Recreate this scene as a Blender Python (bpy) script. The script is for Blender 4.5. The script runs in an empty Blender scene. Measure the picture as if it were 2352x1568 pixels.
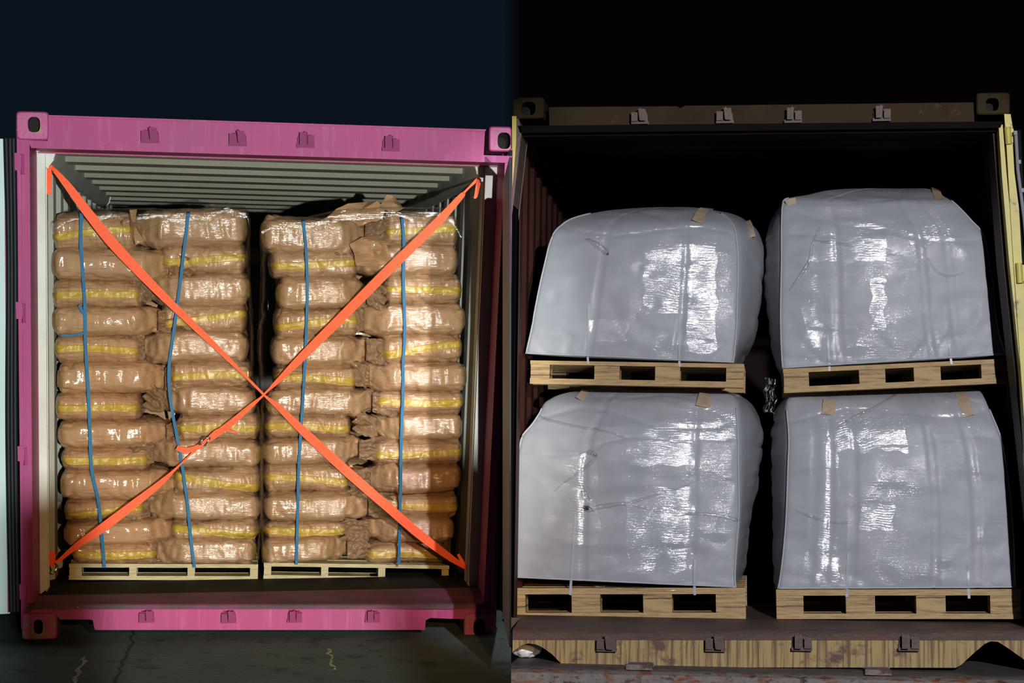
import bpy, bmesh, math, random
from mathutils import Vector, Matrix, noise
from mathutils.geometry import tessellate_polygon
from mathutils.bvhtree import BVHTree

C = bpy.context.scene.collection
PI = math.pi
# ------------------------------------------------------------------ camera
F_PX, CX, HY, DIST = 4230.0, 1176.0, 850.0, 9.0
CAM = Vector((0.0, -DIST, 1.31))
cd = bpy.data.cameras.new('camera'); cam = bpy.data.objects.new('camera', cd); C.objects.link(cam)
cd.sensor_width = 36.0; cd.lens = 36.0 * F_PX / 2352.0
cd.shift_y = (HY - 784.0) / 2352.0
cam.location = CAM; cam.rotation_euler = (PI/2, 0, 0)
cd.clip_end = 200
bpy.context.scene.camera = cam
# ------------------------------------------------------------------ view + world
vs = bpy.context.scene.view_settings
vs.view_transform = 'Standard'; vs.look = 'None'; vs.exposure = 0.0; vs.gamma = 1.0
vs.use_curve_mapping = False
w = bpy.data.worlds.new('night_sky'); bpy.context.scene.world = w; w.use_nodes = True
nt = w.node_tree; nt.nodes.clear()
tc = nt.nodes.new('ShaderNodeTexCoord'); sep = nt.nodes.new('ShaderNodeSeparateXYZ')
ramp = nt.nodes.new('ShaderNodeValToRGB'); mr = nt.nodes.new('ShaderNodeMapRange')
mr.inputs[1].default_value = -0.004; mr.inputs[2].default_value = 0.004
ramp.color_ramp.elements[0].color = (0.0032, 0.0064, 0.0108, 1)
ramp.color_ramp.elements[1].color = (0.0012, 0.0010, 0.0011, 1)
bg = nt.nodes.new('ShaderNodeBackground'); wo = nt.nodes.new('ShaderNodeOutputWorld')
nt.links.new(tc.outputs['Generated'], sep.inputs[0]); nt.links.new(sep.outputs[0], mr.inputs[0])
nt.links.new(mr.outputs[0], ramp.inputs[0]); nt.links.new(ramp.outputs[0], bg.inputs[0])
nt.links.new(bg.outputs[0], wo.inputs[0]); bg.inputs[1].default_value = 1.0

# ------------------------------------------------------------------ lamps
def ray(px, py):
    return Vector(((px-CX)/F_PX, 1.0, (HY-py)/F_PX))
def aim(px, py, dist=9.3): return CAM + ray(px, py)*dist
def spot(name, loc, target, deg, power, color, blend=0.6, size=0.15):
    l = bpy.data.lights.new(name, 'SPOT'); l.energy = power; l.color = color
    l.spot_size = math.radians(deg); l.spot_blend = blend; l.shadow_soft_size = size
    o = bpy.data.objects.new(name, l); C.objects.link(o); o.location = loc
    o.rotation_euler = (Vector(target)-Vector(loc)).to_track_quat('-Z', 'Y').to_euler()
    return o
spot('work_lamp', (1.15, -11.5, 1.0), aim(480, 820), 19.5, 5700, (0.95, 1.0, 0.94), 0.35, 0.03)
spot('yard_lamp', (1.2, -9.5, 1.9), aim(700, 1150), 19, 1500, (1.0, 0.55, 0.22), 0.8, 0.05)
spot('vehicle_lamp', (2.0, -9.5, 3.3), aim(1760, 935), 24, 3500, (0.94, 0.95, 1.0), 0.30, 0.05)

# ------------------------------------------------------------------ frames (one per container)
def frame(vpx, vpy, ox, oy, dist=DIST):
    y = Vector(((vpx-CX)/F_PX, 1.0, (HY-vpy)/F_PX)).normalized()
    z = Vector((0, 0, 1)); z = (z - y*z.dot(y)).normalized()
    x = y.cross(z)
    T = CAM + ray(ox, oy)*dist
    M = Matrix((x, y, z)).transposed().to_4x4(); M.translation = T
    return M
ML = frame(540, 690, 592, 1467)
MR = frame(1750, 1040, 1765, 1530)
def P(M, px, py, d):
    """photo pixel -> point of the container's own space, on the upright plane at depth d"""
    n = (M.to_3x3() @ Vector((0, 1, 0))); T = M.translation
    r = ray(px, py); t = (d - (CAM-T).dot(n)) / r.dot(n)
    return M.inverted() @ (CAM + r*t)

# ------------------------------------------------------------------ object helpers
def place(o, M, base): o.matrix_world = M @ Matrix.Translation(base)
def bm_obj(name, bm, m, parent=None, smooth=False, M=None, base=Vector((0,0,0)), recalc=True, autos=None):
    """link ONE mesh; bm is in container space, base is where its origin stands"""
    if recalc: bmesh.ops.recalc_face_normals(bm, faces=bm.faces)
    if parent is None or M is not None:
        bmesh.ops.translate(bm, verts=bm.verts, vec=-Vector(base))
    me = bpy.data.meshes.new(name); bm.to_mesh(me); bm.free()
    ms = m if isinstance(m, (list, tuple)) else [m]
    for k in ms: me.materials.append(k)
    if smooth:
        me.polygons.foreach_set('use_smooth', [True]*len(me.polygons))
        if autos: me.set_sharp_from_angle(angle=math.radians(autos))
    o = bpy.data.objects.new(name, me); C.objects.link(o)
    if parent is not None: o.parent = parent
    elif M is not None: place(o, M, base)
    return o
def tag(o, label, cat, group=None, kind=None):
    if label: o['label'] = label
    if cat: o['category'] = cat
    if group: o['group'] = group
    if kind: o['kind'] = kind
    return o
def empty(name, M, base, label, cat, group=None):
    o = bpy.data.objects.new(name, None); C.objects.link(o); place(o, M, base)
    return tag(o, label, cat, group)
def bevel(bm, r=0.003, seg=2):
    bmesh.ops.remove_doubles(bm, verts=bm.verts, dist=1e-5)
    es = [e for e in bm.edges if len(e.link_faces) == 2 and e.calc_face_angle(0) > 0.5]
    bmesh.ops.bevel(bm, geom=es, offset=r, segments=seg, affect='EDGES', clamp_overlap=True)
def poly(bm, pts, dy):
    """polygon of points extruded in depth by dy"""
    a = [bm.verts.new(p) for p in pts]
    b = [bm.verts.new(Vector(p)+Vector((0, dy, 0))) for p in pts]
    n = len(pts)
    if n > 4:
        for t in tessellate_polygon([[Vector(p) for p in pts]]):
            bm.faces.new([a[i] for i in t]); bm.faces.new([b[i] for i in t[::-1]])
    else: bm.faces.new(a); bm.faces.new(b[::-1])
    for i in range(n): bm.faces.new((a[i], a[(i+1) % n], b[(i+1) % n], b[i]))
def slab(bm, M, pts, d0, d1): poly(bm, [P(M, x, y, d0) for x, y in pts], d1-d0)
def box(bm, x0, x1, y0, y1, z0, z1):
    poly(bm, [Vector((x0,y0,z0)), Vector((x1,y0,z0)), Vector((x1,y0,z1)), Vector((x0,y0,z1))], y1-y0)
def tube(bm, pts, r, n=8):
    pts = [Vector(p) for p in pts]; rings = []
    for i, p in enumerate(pts):
        t = (pts[min(i+1, len(pts)-1)] - pts[max(i-1, 0)]).normalized()
        a = t.orthogonal().normalized() if abs(t.z) > .9 else t.cross(Vector((0,0,1))).normalized()
        b = t.cross(a)
        rr = r[i] if isinstance(r, (list, tuple)) else r
        rings.append([bm.verts.new(p + a*math.cos(2*PI*k/n)*rr + b*math.sin(2*PI*k/n)*rr) for k in range(n)])
    for i in range(len(rings)-1):
        for k in range(n): bm.faces.new((rings[i][k], rings[i][(k+1)%n], rings[i+1][(k+1)%n], rings[i+1][k]))
    bm.faces.new(rings[0]); bm.faces.new(rings[-1][::-1])
def cat_rom(pts, n):
    """resample a list of equal-length tuples with a Catmull-Rom curve, n samples per span"""
    out = []; L = len(pts)
    for i in range(L-1):
        p0, p1, p2, p3 = pts[max(i-1,0)], pts[i], pts[i+1], pts[min(i+2,L-1)]
        for k in range(n):
            t = k/n; out.append(tuple(0.5*((2*b)+(-a+c)*t+(2*a-5*b+4*c-d)*t*t+(-a+3*b-3*c+d)*t**3)
                                      for a, b, c, d in zip(p0, p1, p2, p3)))
    out.append(tuple(pts[-1])); return out
def ribbon(bm, pts, widths, nrm=Vector((0,-1,0)), th=0.0015):
    """flat webbing: a strip of real thickness along pts, lying square to nrm"""
    pts = [Vector(p) for p in pts]; rows = []
    for i, p in enumerate(pts):
        t = (pts[min(i+1,len(pts)-1)]-pts[max(i-1,0)]).normalized()
        s = t.cross(nrm).normalized(); wd = widths[i] if isinstance(widths, (list, tuple)) else widths
        m = nrm*th
        rows.append([bm.verts.new(p-s*wd/2), bm.verts.new(p+s*wd/2), bm.verts.new(p+s*wd/2+m), bm.verts.new(p-s*wd/2+m)])
    for i in range(len(rows)-1):
        for k in range(4): bm.faces.new((rows[i][k], rows[i][(k+1)%4], rows[i+1][(k+1)%4], rows[i+1][k]))
    bm.faces.new(rows[0]); bm.faces.new(rows[-1][::-1])

# ------------------------------------------------------------------ materials
def mat(name, col, rough=0.5, metal=0.0, var=None, vscale=6.0, vstretch=(1,1,1), vlo=.4, vhi=.65, bump=0.0, bscale=40.0,
        bstretch=(1,1,1), coat=0.0, crough=0.1, cbump=0.0, cscale=20.0, cstretch=(1,1,1), spec=0.5, var2=None, v2scale=3.0,
        v2stretch=(1,1,1), v2lo=.55, v2hi=.62, cmask=None, cmscale=3.0, gloss_ripple=0.0, alpha=None):
    m = bpy.data.materials.new(name); m.use_nodes = True
    nt = m.node_tree; b = nt.nodes['Principled BSDF']
    b.inputs['Base Color'].default_value = (*col, 1); b.inputs['Roughness'].default_value = rough
    b.inputs['Metallic'].default_value = metal; b.inputs['Specular IOR Level'].default_value = spec
    tc = nt.nodes.new('ShaderNodeTexCoord')
    def coords(stretch):
        mp = nt.nodes.new('ShaderNodeMapping'); mp.inputs['Scale'].default_value = stretch
        nt.links.new(tc.outputs['Object'], mp.inputs[0]); return mp.outputs[0]
    def nz(scale, stretch, detail=5, rough_=.6):
        n = nt.nodes.new('ShaderNodeTexNoise'); n.inputs['Scale'].default_value = scale
        n.inputs['Detail'].default_value = detail; n.inputs['Roughness'].default_value = rough_
        nt.links.new(coords(stretch), n.inputs['Vector']); return n.outputs[0]
    def mrange(src, lo, hi, a=0.0, bb=1.0):
        r = nt.nodes.new('ShaderNodeMapRange'); r.inputs[1].default_value = lo; r.inputs[2].default_value = hi
        r.inputs[3].default_value = a; r.inputs[4].default_value = bb
        nt.links.new(src, r.inputs[0]); return r.outputs[0]
    src = None
    def mixc(fac, a, bcol):
        mx = nt.nodes.new('ShaderNodeMix'); mx.data_type = 'RGBA'
        nt.links.new(fac, mx.inputs[0])
        if a is None: mx.inputs[6].default_value = (*col, 1)
        else: nt.links.new(a, mx.inputs[6])
        mx.inputs[7].default_value = (*bcol, 1); return mx.outputs[2]
    if var: src = mixc(mrange(nz(vscale, vstretch), vlo, vhi), None, var)
    if var2: src = mixc(mrange(nz(v2scale, v2stretch, 6, .7), v2lo, v2hi), src, var2)
    if src: nt.links.new(src, b.inputs['Base Color'])
    if bump:
        bp = nt.nodes.new('ShaderNodeBump'); bp.inputs['Strength'].default_value = bump; bp.inputs['Distance'].default_value = .01
        nt.links.new(nz(bscale, bstretch), bp.inputs['Height']); nt.links.new(bp.outputs[0], b.inputs['Normal'])
    if coat:
        b.inputs['Coat Weight'].default_value = coat; b.inputs['Coat Roughness'].default_value = crough
        if cbump:
            bp = nt.nodes.new('ShaderNodeBump'); bp.inputs['Strength'].default_value = cbump; bp.inputs['Distance'].default_value = .012
            h = nz(cscale, cstretch, 4, .55)
            nt.links.new(h, bp.inputs['Height']); nt.links.new(bp.outputs[0], b.inputs['Coat Normal'])
            if cmask:
                nt.links.new(mrange(nz(cmscale, (1,1,1), 2), cmask[0], cmask[1], cmask[2], cmask[3]), bp.inputs['Strength'])
    return m
def film_mat(name, stretch, scale, base_fac=.10, strength=.8, rough=.12, edge=.45, thin=None):
    m = bpy.data.materials.new(name); m.use_nodes = True; nt = m.node_tree; nt.nodes.clear()
    out = nt.nodes.new('ShaderNodeOutputMaterial'); mix = nt.nodes.new('ShaderNodeMixShader')
    tr = nt.nodes.new('ShaderNodeBsdfTransparent'); gl = nt.nodes.new('ShaderNodeBsdfGlossy')
    gl.inputs['Roughness'].default_value = rough; tr.inputs[0].default_value = (1,1,1,1)
    lw = nt.nodes.new('ShaderNodeLayerWeight'); lw.inputs[0].default_value = .35
    tc = nt.nodes.new('ShaderNodeTexCoord'); mp = nt.nodes.new('ShaderNodeMapping'); mp.inputs['Scale'].default_value = stretch
    n = nt.nodes.new('ShaderNodeTexNoise'); n.inputs['Scale'].default_value = scale; n.inputs['Detail'].default_value = 5
    bp = nt.nodes.new('ShaderNodeBump'); bp.inputs['Strength'].default_value = strength; bp.inputs['Distance'].default_value = .01
    ma = nt.nodes.new('ShaderNodeMath'); ma.operation = 'MULTIPLY_ADD'; ma.inputs[1].default_value = edge; ma.inputs[2].default_value = base_fac
    L = nt.links.new
    L(tc.outputs['Object'], mp.inputs[0]); L(mp.outputs[0], n.inputs['Vector']); L(n.outputs[0], bp.inputs['Height'])
    L(bp.outputs[0], gl.inputs['Normal']); L(lw.outputs['Facing'], ma.inputs[0]); L(ma.outputs[0], mix.inputs[0])
    if thin:   # very thin film: what is behind shows undimmed, with a faint gloss on top
        add = nt.nodes.new('ShaderNodeAddShader'); gl.inputs['Color'].default_value = (thin, thin, thin, 1)
        L(tr.outputs[0], add.inputs[0]); L(gl.outputs[0], add.inputs[1]); L(add.outputs[0], out.inputs[0]); return m
    L(tr.outputs[0], mix.inputs[1]); L(gl.outputs[0], mix.inputs[2]); L(mix.outputs[0], out.inputs[0])
    return m

M_ = {}
M_['hole_shade'] = mat('casting_hole_shade', (.008,.006,.005), .9)  # near black puts the shade of the casting holes into the colour
M_['pink'] = mat('magenta_paint', (.36,.030,.16), .55, spec=.35, var=(.31,.035,.16), vscale=3, bump=.06, bscale=12, var2=(.44,.10,.27), v2scale=26, v2stretch=(1,1,.08), v2lo=.52, v2hi=.80)
M_['pink_worn'] = mat('worn_magenta_paint', (.15,.045,.09), .6, spec=.2, var=(.06,.045,.05), vscale=5, vstretch=(1,3,3), vlo=.40, vhi=.66, bump=.15, bscale=30, var2=(.30,.24,.26), v2scale=20, v2lo=.68, v2hi=.72)
M_['pink_cast'] = mat('chipped_magenta_paint', (.40,.05,.20), .5, var=(.33,.05,.16), vscale=8, var2=(.26,.18,.06), v2scale=9, v2lo=.55, v2hi=.60, bump=.25, bscale=30)
M_['cream'] = mat('cream_paint', (.58,.60,.54), .5, var=(.50,.50,.44), vscale=4, bump=.05, bscale=20, var2=(.25,.2,.14), v2scale=16, v2lo=.70, v2hi=.74)
M_['roofc'] = mat('grey_green_roof_paint', (.50,.48,.38), .5, var=(.42,.41,.33), vscale=2, bump=.05, bscale=14)
M_['door_in'] = mat('pale_door_paint', (.46,.60,.60), .5, var=(.42,.56,.56), vscale=2)
M_['rubber'] = mat('black_rubber', (.007,.009,.013), .5, spec=.12)
M_['ply_floor'] = mat('dark_floor_board', (.006,.009,.007), .7, spec=.1, var=(.011,.014,.011), vscale=8, vstretch=(1,.3,1), bump=.1, var2=(.2,.2,.18), v2scale=60, v2lo=.75, v2hi=.78)
M_['dark'] = mat('dark_hollow', (.004,.004,.004), .8)
M_['steel'] = mat('galvanised_steel', (.5,.5,.5), .35, 1.0, bump=.1)
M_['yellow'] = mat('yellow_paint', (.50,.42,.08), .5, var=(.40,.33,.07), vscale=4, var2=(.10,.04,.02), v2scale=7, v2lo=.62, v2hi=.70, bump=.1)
M_['yellow_dim'] = mat('shade_darkened_ochre_paint', (.034,.021,.009), .75, spec=.12, var=(.024,.015,.007), vscale=3, vstretch=(1,1,.6), var2=(.12,.05,.03), v2scale=5, v2lo=.6, v2hi=.7, bump=.1)  # rusty ochre, base darkened to put the header's shade into its colour
M_['rail'] = mat('rust_streaked_yellow_paint', (.31,.215,.08), .65, var=(.12,.055,.025), vscale=48, vstretch=(1,1,.035), vlo=.46, vhi=.60, var2=(.09,.038,.025), v2scale=5, v2stretch=(1,1,1.2), v2lo=.55, v2hi=.64, bump=.35, bscale=30, bstretch=(1,1,.15))
M_['rust'] = mat('rusty_brown_steel', (.085,.045,.032), .6, var=(.055,.035,.028), vscale=6, vstretch=(.5,2,2), bump=.3, bscale=30, var2=(.22,.12,.06), v2scale=26, v2lo=.66, v2hi=.70)
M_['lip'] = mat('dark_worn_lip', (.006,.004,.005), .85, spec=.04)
M_['pink_dark'] = mat('magenta_forging', (.22,.018,.10), .6, spec=.3)
M_['rod'] = mat('grey_rod', (.20,.20,.21), .6)
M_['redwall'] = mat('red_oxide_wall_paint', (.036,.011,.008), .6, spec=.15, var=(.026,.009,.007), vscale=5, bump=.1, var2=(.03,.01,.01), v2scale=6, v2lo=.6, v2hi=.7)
M_['dock'] = mat('grey_dock_steel', (.075,.072,.07), .6, var=(.05,.042,.038), vscale=7, vstretch=(1,3,1), bump=.3, bscale=40, var2=(.20,.075,.03), v2scale=9, v2stretch=(1,5,1), v2lo=.58, v2hi=.66)
M_['dock_edge'] = mat('flaking_rusty_edge', (.15,.13,.12), .7, var=(.17,.055,.022), vscale=12, vstretch=(1,1,3), vlo=.50, vhi=.62, bump=.6, bscale=40, var2=(.05,.025,.02), v2scale=40, v2stretch=(.4,1,1), v2lo=.54, v2hi=.62)
M_['ground'] = mat('dark_asphalt', (.085,.125,.115), .9, spec=.1, var=(.11,.15,.14), vscale=1.6, bump=.5, bscale=50, var2=(.06,.085,.08), v2scale=5)
def wood(name, a, b, c, st=(1,1,14)):
    return mat(name, a, .6, var=b, vscale=9, vstretch=st, vlo=.42, vhi=.62, var2=c, v2scale=14, v2stretch=(.6,.6,12), v2lo=.62, v2hi=.68, bump=.3, bscale=20, bstretch=st)
M_['wood'] = wood('pine_plywood', (.42,.28,.125), (.29,.18,.07), (.13,.07,.03))
M_['wood_block'] = mat('laminated_plywood_block', (.40,.265,.115), .6, var=(.27,.165,.065), vscale=12, vstretch=(.3,.3,6), vlo=.44, vhi=.60, var2=(.07,.035,.015), v2scale=10, v2stretch=(.25,.25,8), v2lo=.55, v2hi=.59, bump=.5, bscale=12, bstretch=(.3,.3,7))
M_['wood_pale'] = wood('pale_plywood', (.48,.43,.26), (.36,.31,.17), (.16,.13,.07))
M_['wood_grey'] = mat('green_grey_board', (.13,.17,.14), .7, var=(.09,.12,.10), vscale=6, vstretch=(1,1,4))
kraft = dict(rough=.55, bump=.9, bscale=24, bstretch=(.28,1,2.6), spec=.4)
M_['kraft'] = mat('kraft_paper_film', (.40,.232,.115), var=(.34,.195,.095), vscale=5, vstretch=(.6,1,3), coat=.6, crough=.12, cbump=1, cscale=26, cstretch=(.5,1,1.6), cmask=(.42,.62,.2,.8), cmscale=3, **kraft)
M_['kraft_wrap'] = mat('kraft_paper_under_tight_film', (.38,.235,.125), var=(.33,.20,.105), vscale=5, vstretch=(.6,1,3), coat=1.0, crough=.10, cbump=1, cscale=34, cstretch=(.3,1,2.4), cmask=(.38,.60,.35,.95), cmscale=3.2, **kraft)
M_['tape'] = mat('yellow_crepe_tape', (.78,.58,.09), .5, var=(.68,.48,.08), vscale=12, bump=.2, coat=.6, crough=.12, cbump=.6, cscale=30, cstretch=(.3,1,2))
M_['blue'] = mat('blue_strapping', (.015,.15,.32), .6, spec=.25, var=(.012,.12,.26), vscale=10)
M_['orange'] = mat('orange_webbing', (1.0,.11,.018), .6, var=(.95,.085,.012), vscale=60, vstretch=(1,1,1), bump=.2, bscale=200)
M_['cloth'] = mat('woven_white_polypropylene', (.31,.315,.345), .6, var=(.285,.295,.325), vscale=3, vstretch=(2,1,.4), bump=.10, bscale=18, bstretch=(.3,1,4), coat=.5, crough=.08, cbump=1, cscale=46, cstretch=(.25,1,2.6), cmask=(.42,.62,.25,1.0), cmscale=2.6)
M_['strand'] = mat('bunched_film', (.50,.52,.56), .35, coat=1.0, crough=.1, cbump=1, cscale=90, bump=.4, bscale=60)
M_['piping'] = mat('white_piping', (.36,.37,.40), .6, bump=.1, bscale=80)
M_['loop'] = mat('beige_lifting_webbing', (.42,.30,.21), .7, var=(.35,.25,.18), vscale=30, bump=.4, bscale=120)
M_['white_strap'] = mat('translucent_white_strapping', (.34,.35,.38), .4, coat=.2)
M_['bag_white'] = mat('white_plastic_sheet', (.75,.77,.80), .4, bump=.4, bscale=14, coat=.3)
M_['bag_blue'] = mat('blue_plastic_sheet', (.02,.09,.55), .4, bump=.3, bscale=14)
M_['mark'] = mat('chalk_white_paint', (.55,.60,.55), .8, var=(.10,.14,.13), vscale=50, vlo=.35, vhi=.6)
M_['mark_green'] = mat('green_yellow_chalk', (.45,.60,.22), .8, var=(.10,.14,.12), vscale=70, vlo=.35, vhi=.6)
M_['crack'] = mat('crack_dirt', (.008,.010,.010), .9)
M_['film_sack'] = film_mat('film_over_paper', (.30,1,2.4), 55, .10, .55, .13, .03, thin=.022)
M_['film_tight'] = film_mat('film_drawn_tight', (.22,1,3), 50, .10, .6, .13, .03, thin=.045)
M_['film_sheet'] = film_mat('film_layer', (.35,1,2.2), 60, .10, .35, .15, .03, thin=.10)
M_['film'] = film_mat('stretch_film', (.3,1,2.2), 26, .07, .9, .10)

# ================================================================== the yard
def ground_build():
    # yard surface level with the feet of the magenta container, dock on the right
    z = 0.0; bm = bmesh.new(); inv = ML.inverted()
    pts = []
    # right border runs along the dock: world x = -0.002
    def onplane(wx, ly):
        # local point (x, ly, 0) whose world x equals wx
        a = (ML @ Vector((0, ly, 0))).x; b = (ML @ Vector((1, ly, 0))).x
        return Vector(((wx-a)/(b-a), ly, 0))
    ys = [-8, -4, -1.5, 0, 3, 14]
    R = [onplane(-0.004, y) for y in ys]; Lf = [Vector((-9, y, 0)) for y in ys]
    n = 40
    for i in range(len(ys)-1):
        q = [bm.verts.new(v) for v in (Lf[i], R[i], R[i+1], Lf[i+1])]; bm.faces.new(q)
    bmesh.ops.remove_doubles(bm, verts=bm.verts, dist=1e-4)
    top = list(bm.faces)
    r = bmesh.ops.extrude_face_region(bm, geom=top)
    bmesh.ops.translate(bm, verts=[v for v in r['geom'] if isinstance(v, bmesh.types.BMVert)], vec=(0,0,-.25))
    o = bm_obj('ground', bm, M_['ground'], M=ML, base=Vector((0,0,0)))
    o['kind'] = 'structure'
ground_build()
def on_ground(px, py):
    r = ML.inverted().to_3x3() @ ray(px, py); c = ML.inverted() @ CAM
    t = -c.z/r.z; return c + r*t
def ground_strip(pts, wds, m, name, label, cat, seed):
    random.seed(seed); P3 = [on_ground(x, y) for x, y in pts]; q = []
    P3 = [Vector(p) for p in cat_rom([tuple(p) for p in P3], 6)]
    bm = bmesh.new(); W = []
    for i, p in enumerate(P3):
        P3[i] = p + Vector((random.uniform(-.012,.012), 0, .001)); W.append(wds*random.uniform(.4,1.2))
    ribbon(bm, P3, W, Vector((0,0,1)), .002)
    base = P3[0].copy(); o = bm_obj(name, bm, m, M=ML, base=base); tag(o, label, cat); return o
ground_strip([(309,1450),(300,1480),(291,1500),(279,1530),(264,1568),(255,1600)], .014, M_['crack'], 'pavement_crack', 'dark jagged crack in the asphalt in front of the magenta container', 'crack', 3)
ground_strip([(197,1508),(184,1535),(168,1568),(160,1590)], .022, M_['mark'], 'paint_mark', 'worn white paint streak on the asphalt below the left lower corner of the magenta container', 'paint mark', 4)
ground_strip([(753,1490),(760,1515),(767,1537)], .016, M_['mark_green'], 'paint_mark', 'short pale green chalk streak on the asphalt under the middle of the magenta container', 'paint mark', 5)

# ================================================================== shared container pieces
def rounded(cx, cz, hw, hh, e, n=40):
    out = []
    for k in range(n):
        a = 2*PI*k/n; c, s = math.cos(a), math.sin(a)
        out.append((cx + hw*math.copysign(abs(c)**e, c), cz + hh*math.copysign(abs(s)**e, s)))
    return out
def casting(M, x0, y0, x1, y1, hole, m, parent, base, d0=-.006, dep=.178):
    """cast steel corner with its oval hole: hole = (cx, cy, w, h) in pixels"""
    a, b = P(M, x0, y0, d0), P(M, x1, y1, d0)
    cx, cz, hw, hh = (a.x+b.x)/2, (a.z+b.z)/2, abs(b.x-a.x)/2, abs(b.z-a.z)/2
    h = P(M, hole[0], hole[1], d0); s = (P(M, hole[0]+100, hole[1], d0).x - h.x)/100
    n = 48; outer = rounded(cx, cz, hw, hh, .22, n); inner = rounded(h.x, h.z, hole[2]*s/2, hole[3]*s/2, .7, n)
    o2 = rounded(cx, cz, hw-.006, hh-.006, .22, n)
    bm = bmesh.new()
    mk = lambda ring, y: [bm.verts.new((x, y, z)) for x, z in ring]
    R = [mk(outer, d0+dep), mk(outer, d0+.006), mk(o2, d0), mk(inner, d0), mk(inner, d0+.03)]
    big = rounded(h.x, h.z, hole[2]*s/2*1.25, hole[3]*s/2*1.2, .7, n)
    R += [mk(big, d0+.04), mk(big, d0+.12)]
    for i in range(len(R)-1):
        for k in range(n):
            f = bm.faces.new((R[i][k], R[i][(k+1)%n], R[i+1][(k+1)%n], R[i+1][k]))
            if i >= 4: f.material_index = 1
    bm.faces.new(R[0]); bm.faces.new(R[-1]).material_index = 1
    bmesh.ops.recalc_face_normals(bm, faces=bm.faces)
    bmesh.ops.translate(bm, verts=bm.verts, vec=-base)
    return bm_obj('corner_casting', bm, [m, M_['hole_shade']], parent, smooth=True, autos=35)
def part(name, M, base, parent, m, build, bev=0.0, smooth=False, autos=35, seg=2):
    bm = bmesh.new(); build(bm)
    if bev: bevel(bm, bev, seg)
    bmesh.ops.recalc_face_normals(bm, faces=bm.faces)
    bmesh.ops.translate(bm, verts=bm.verts, vec=-base)
    return bm_obj(name, bm, m, parent, smooth=smooth or bev > 0, autos=autos)
def keeper(M, px, py, flip, m, parent, base, d0=-.001, s=1.0):
    """forged lock keeper: base plate, a square block and a hooked jaw"""
    c = P(M, px, py, d0); k = s
    def b(bm):
        f = flip
        def bx(x0,x1,y0,y1,z0,z1):
            xs = sorted((c.x+f*x0*k, c.x+f*x1*k)); box(bm, xs[0], xs[1], y0+c.y, y1+c.y, c.z+z0*k, c.z+z1*k)
        pts = [(-.042,-.03),(.042,-.03),(.042,.012),(.032,.028),(-.028,.028),(-.042,.010)]
        poly(bm, [Vector((c.x+f*x*k, c.y-.012, c.z+z*k)) for x, z in pts], .012)
        bx(-.040,-.012,-.045,-.010,-.022,.020); bx(.008,.030,-.060,-.010,-.022,.034)
        poly(bm, [Vector((c.x+f*x*k, c.y-.062, c.z+z*k)) for x, z in [(.004,-.02),(.012,-.02),(.012,.034),(.004,.040),(-.006,.034)]], .022)
        bx(-.042,.044,-.030,-.008,-.034,-.024)
    return part('lock_keeper', M, base, parent, m, b, .003)
def corrugated(bm, p_front_a, p_front_b, dirv, period, amp, y0, y1, th=.004):
    """sheet spanning a->b, ribs running from a to b, stepping along depth"""
    ys = []; y = y0; q = period
    while y < y1:
        for dy, h in ((0,0),(.36*q,0),(.5*q,1),(.86*q,1)): ys.append((y+dy, h))
        y += q
    dirv = Vector(dirv); A=[]; B=[]
    for yy, h in ys:
        off = dirv*amp*h; A.append(bm.verts.new(Vector((p_front_a.x, yy, p_front_a.z))+off)); B.append(bm.verts.new(Vector((p_front_b.x, yy, p_front_b.z))+off))
    for i in range(len(ys)-1): bm.faces.new((A[i], B[i], B[i+1], A[i+1]))
    A2 = [bm.verts.new(v.co - dirv*th) for v in A]; B2 = [bm.verts.new(v.co - dirv*th) for v in B]
    for i in range(len(ys)-1): bm.faces.new((A2[i], A2[i+1], B2[i+1], B2[i]))
    for i in (0, len(ys)-1): bm.faces.new((A[i], A2[i], B2[i], B[i]))
def shape(M, pts, d0, d1): return lambda bm: slab(bm, M, pts, d0, d1)

LEN = 11.4
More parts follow.
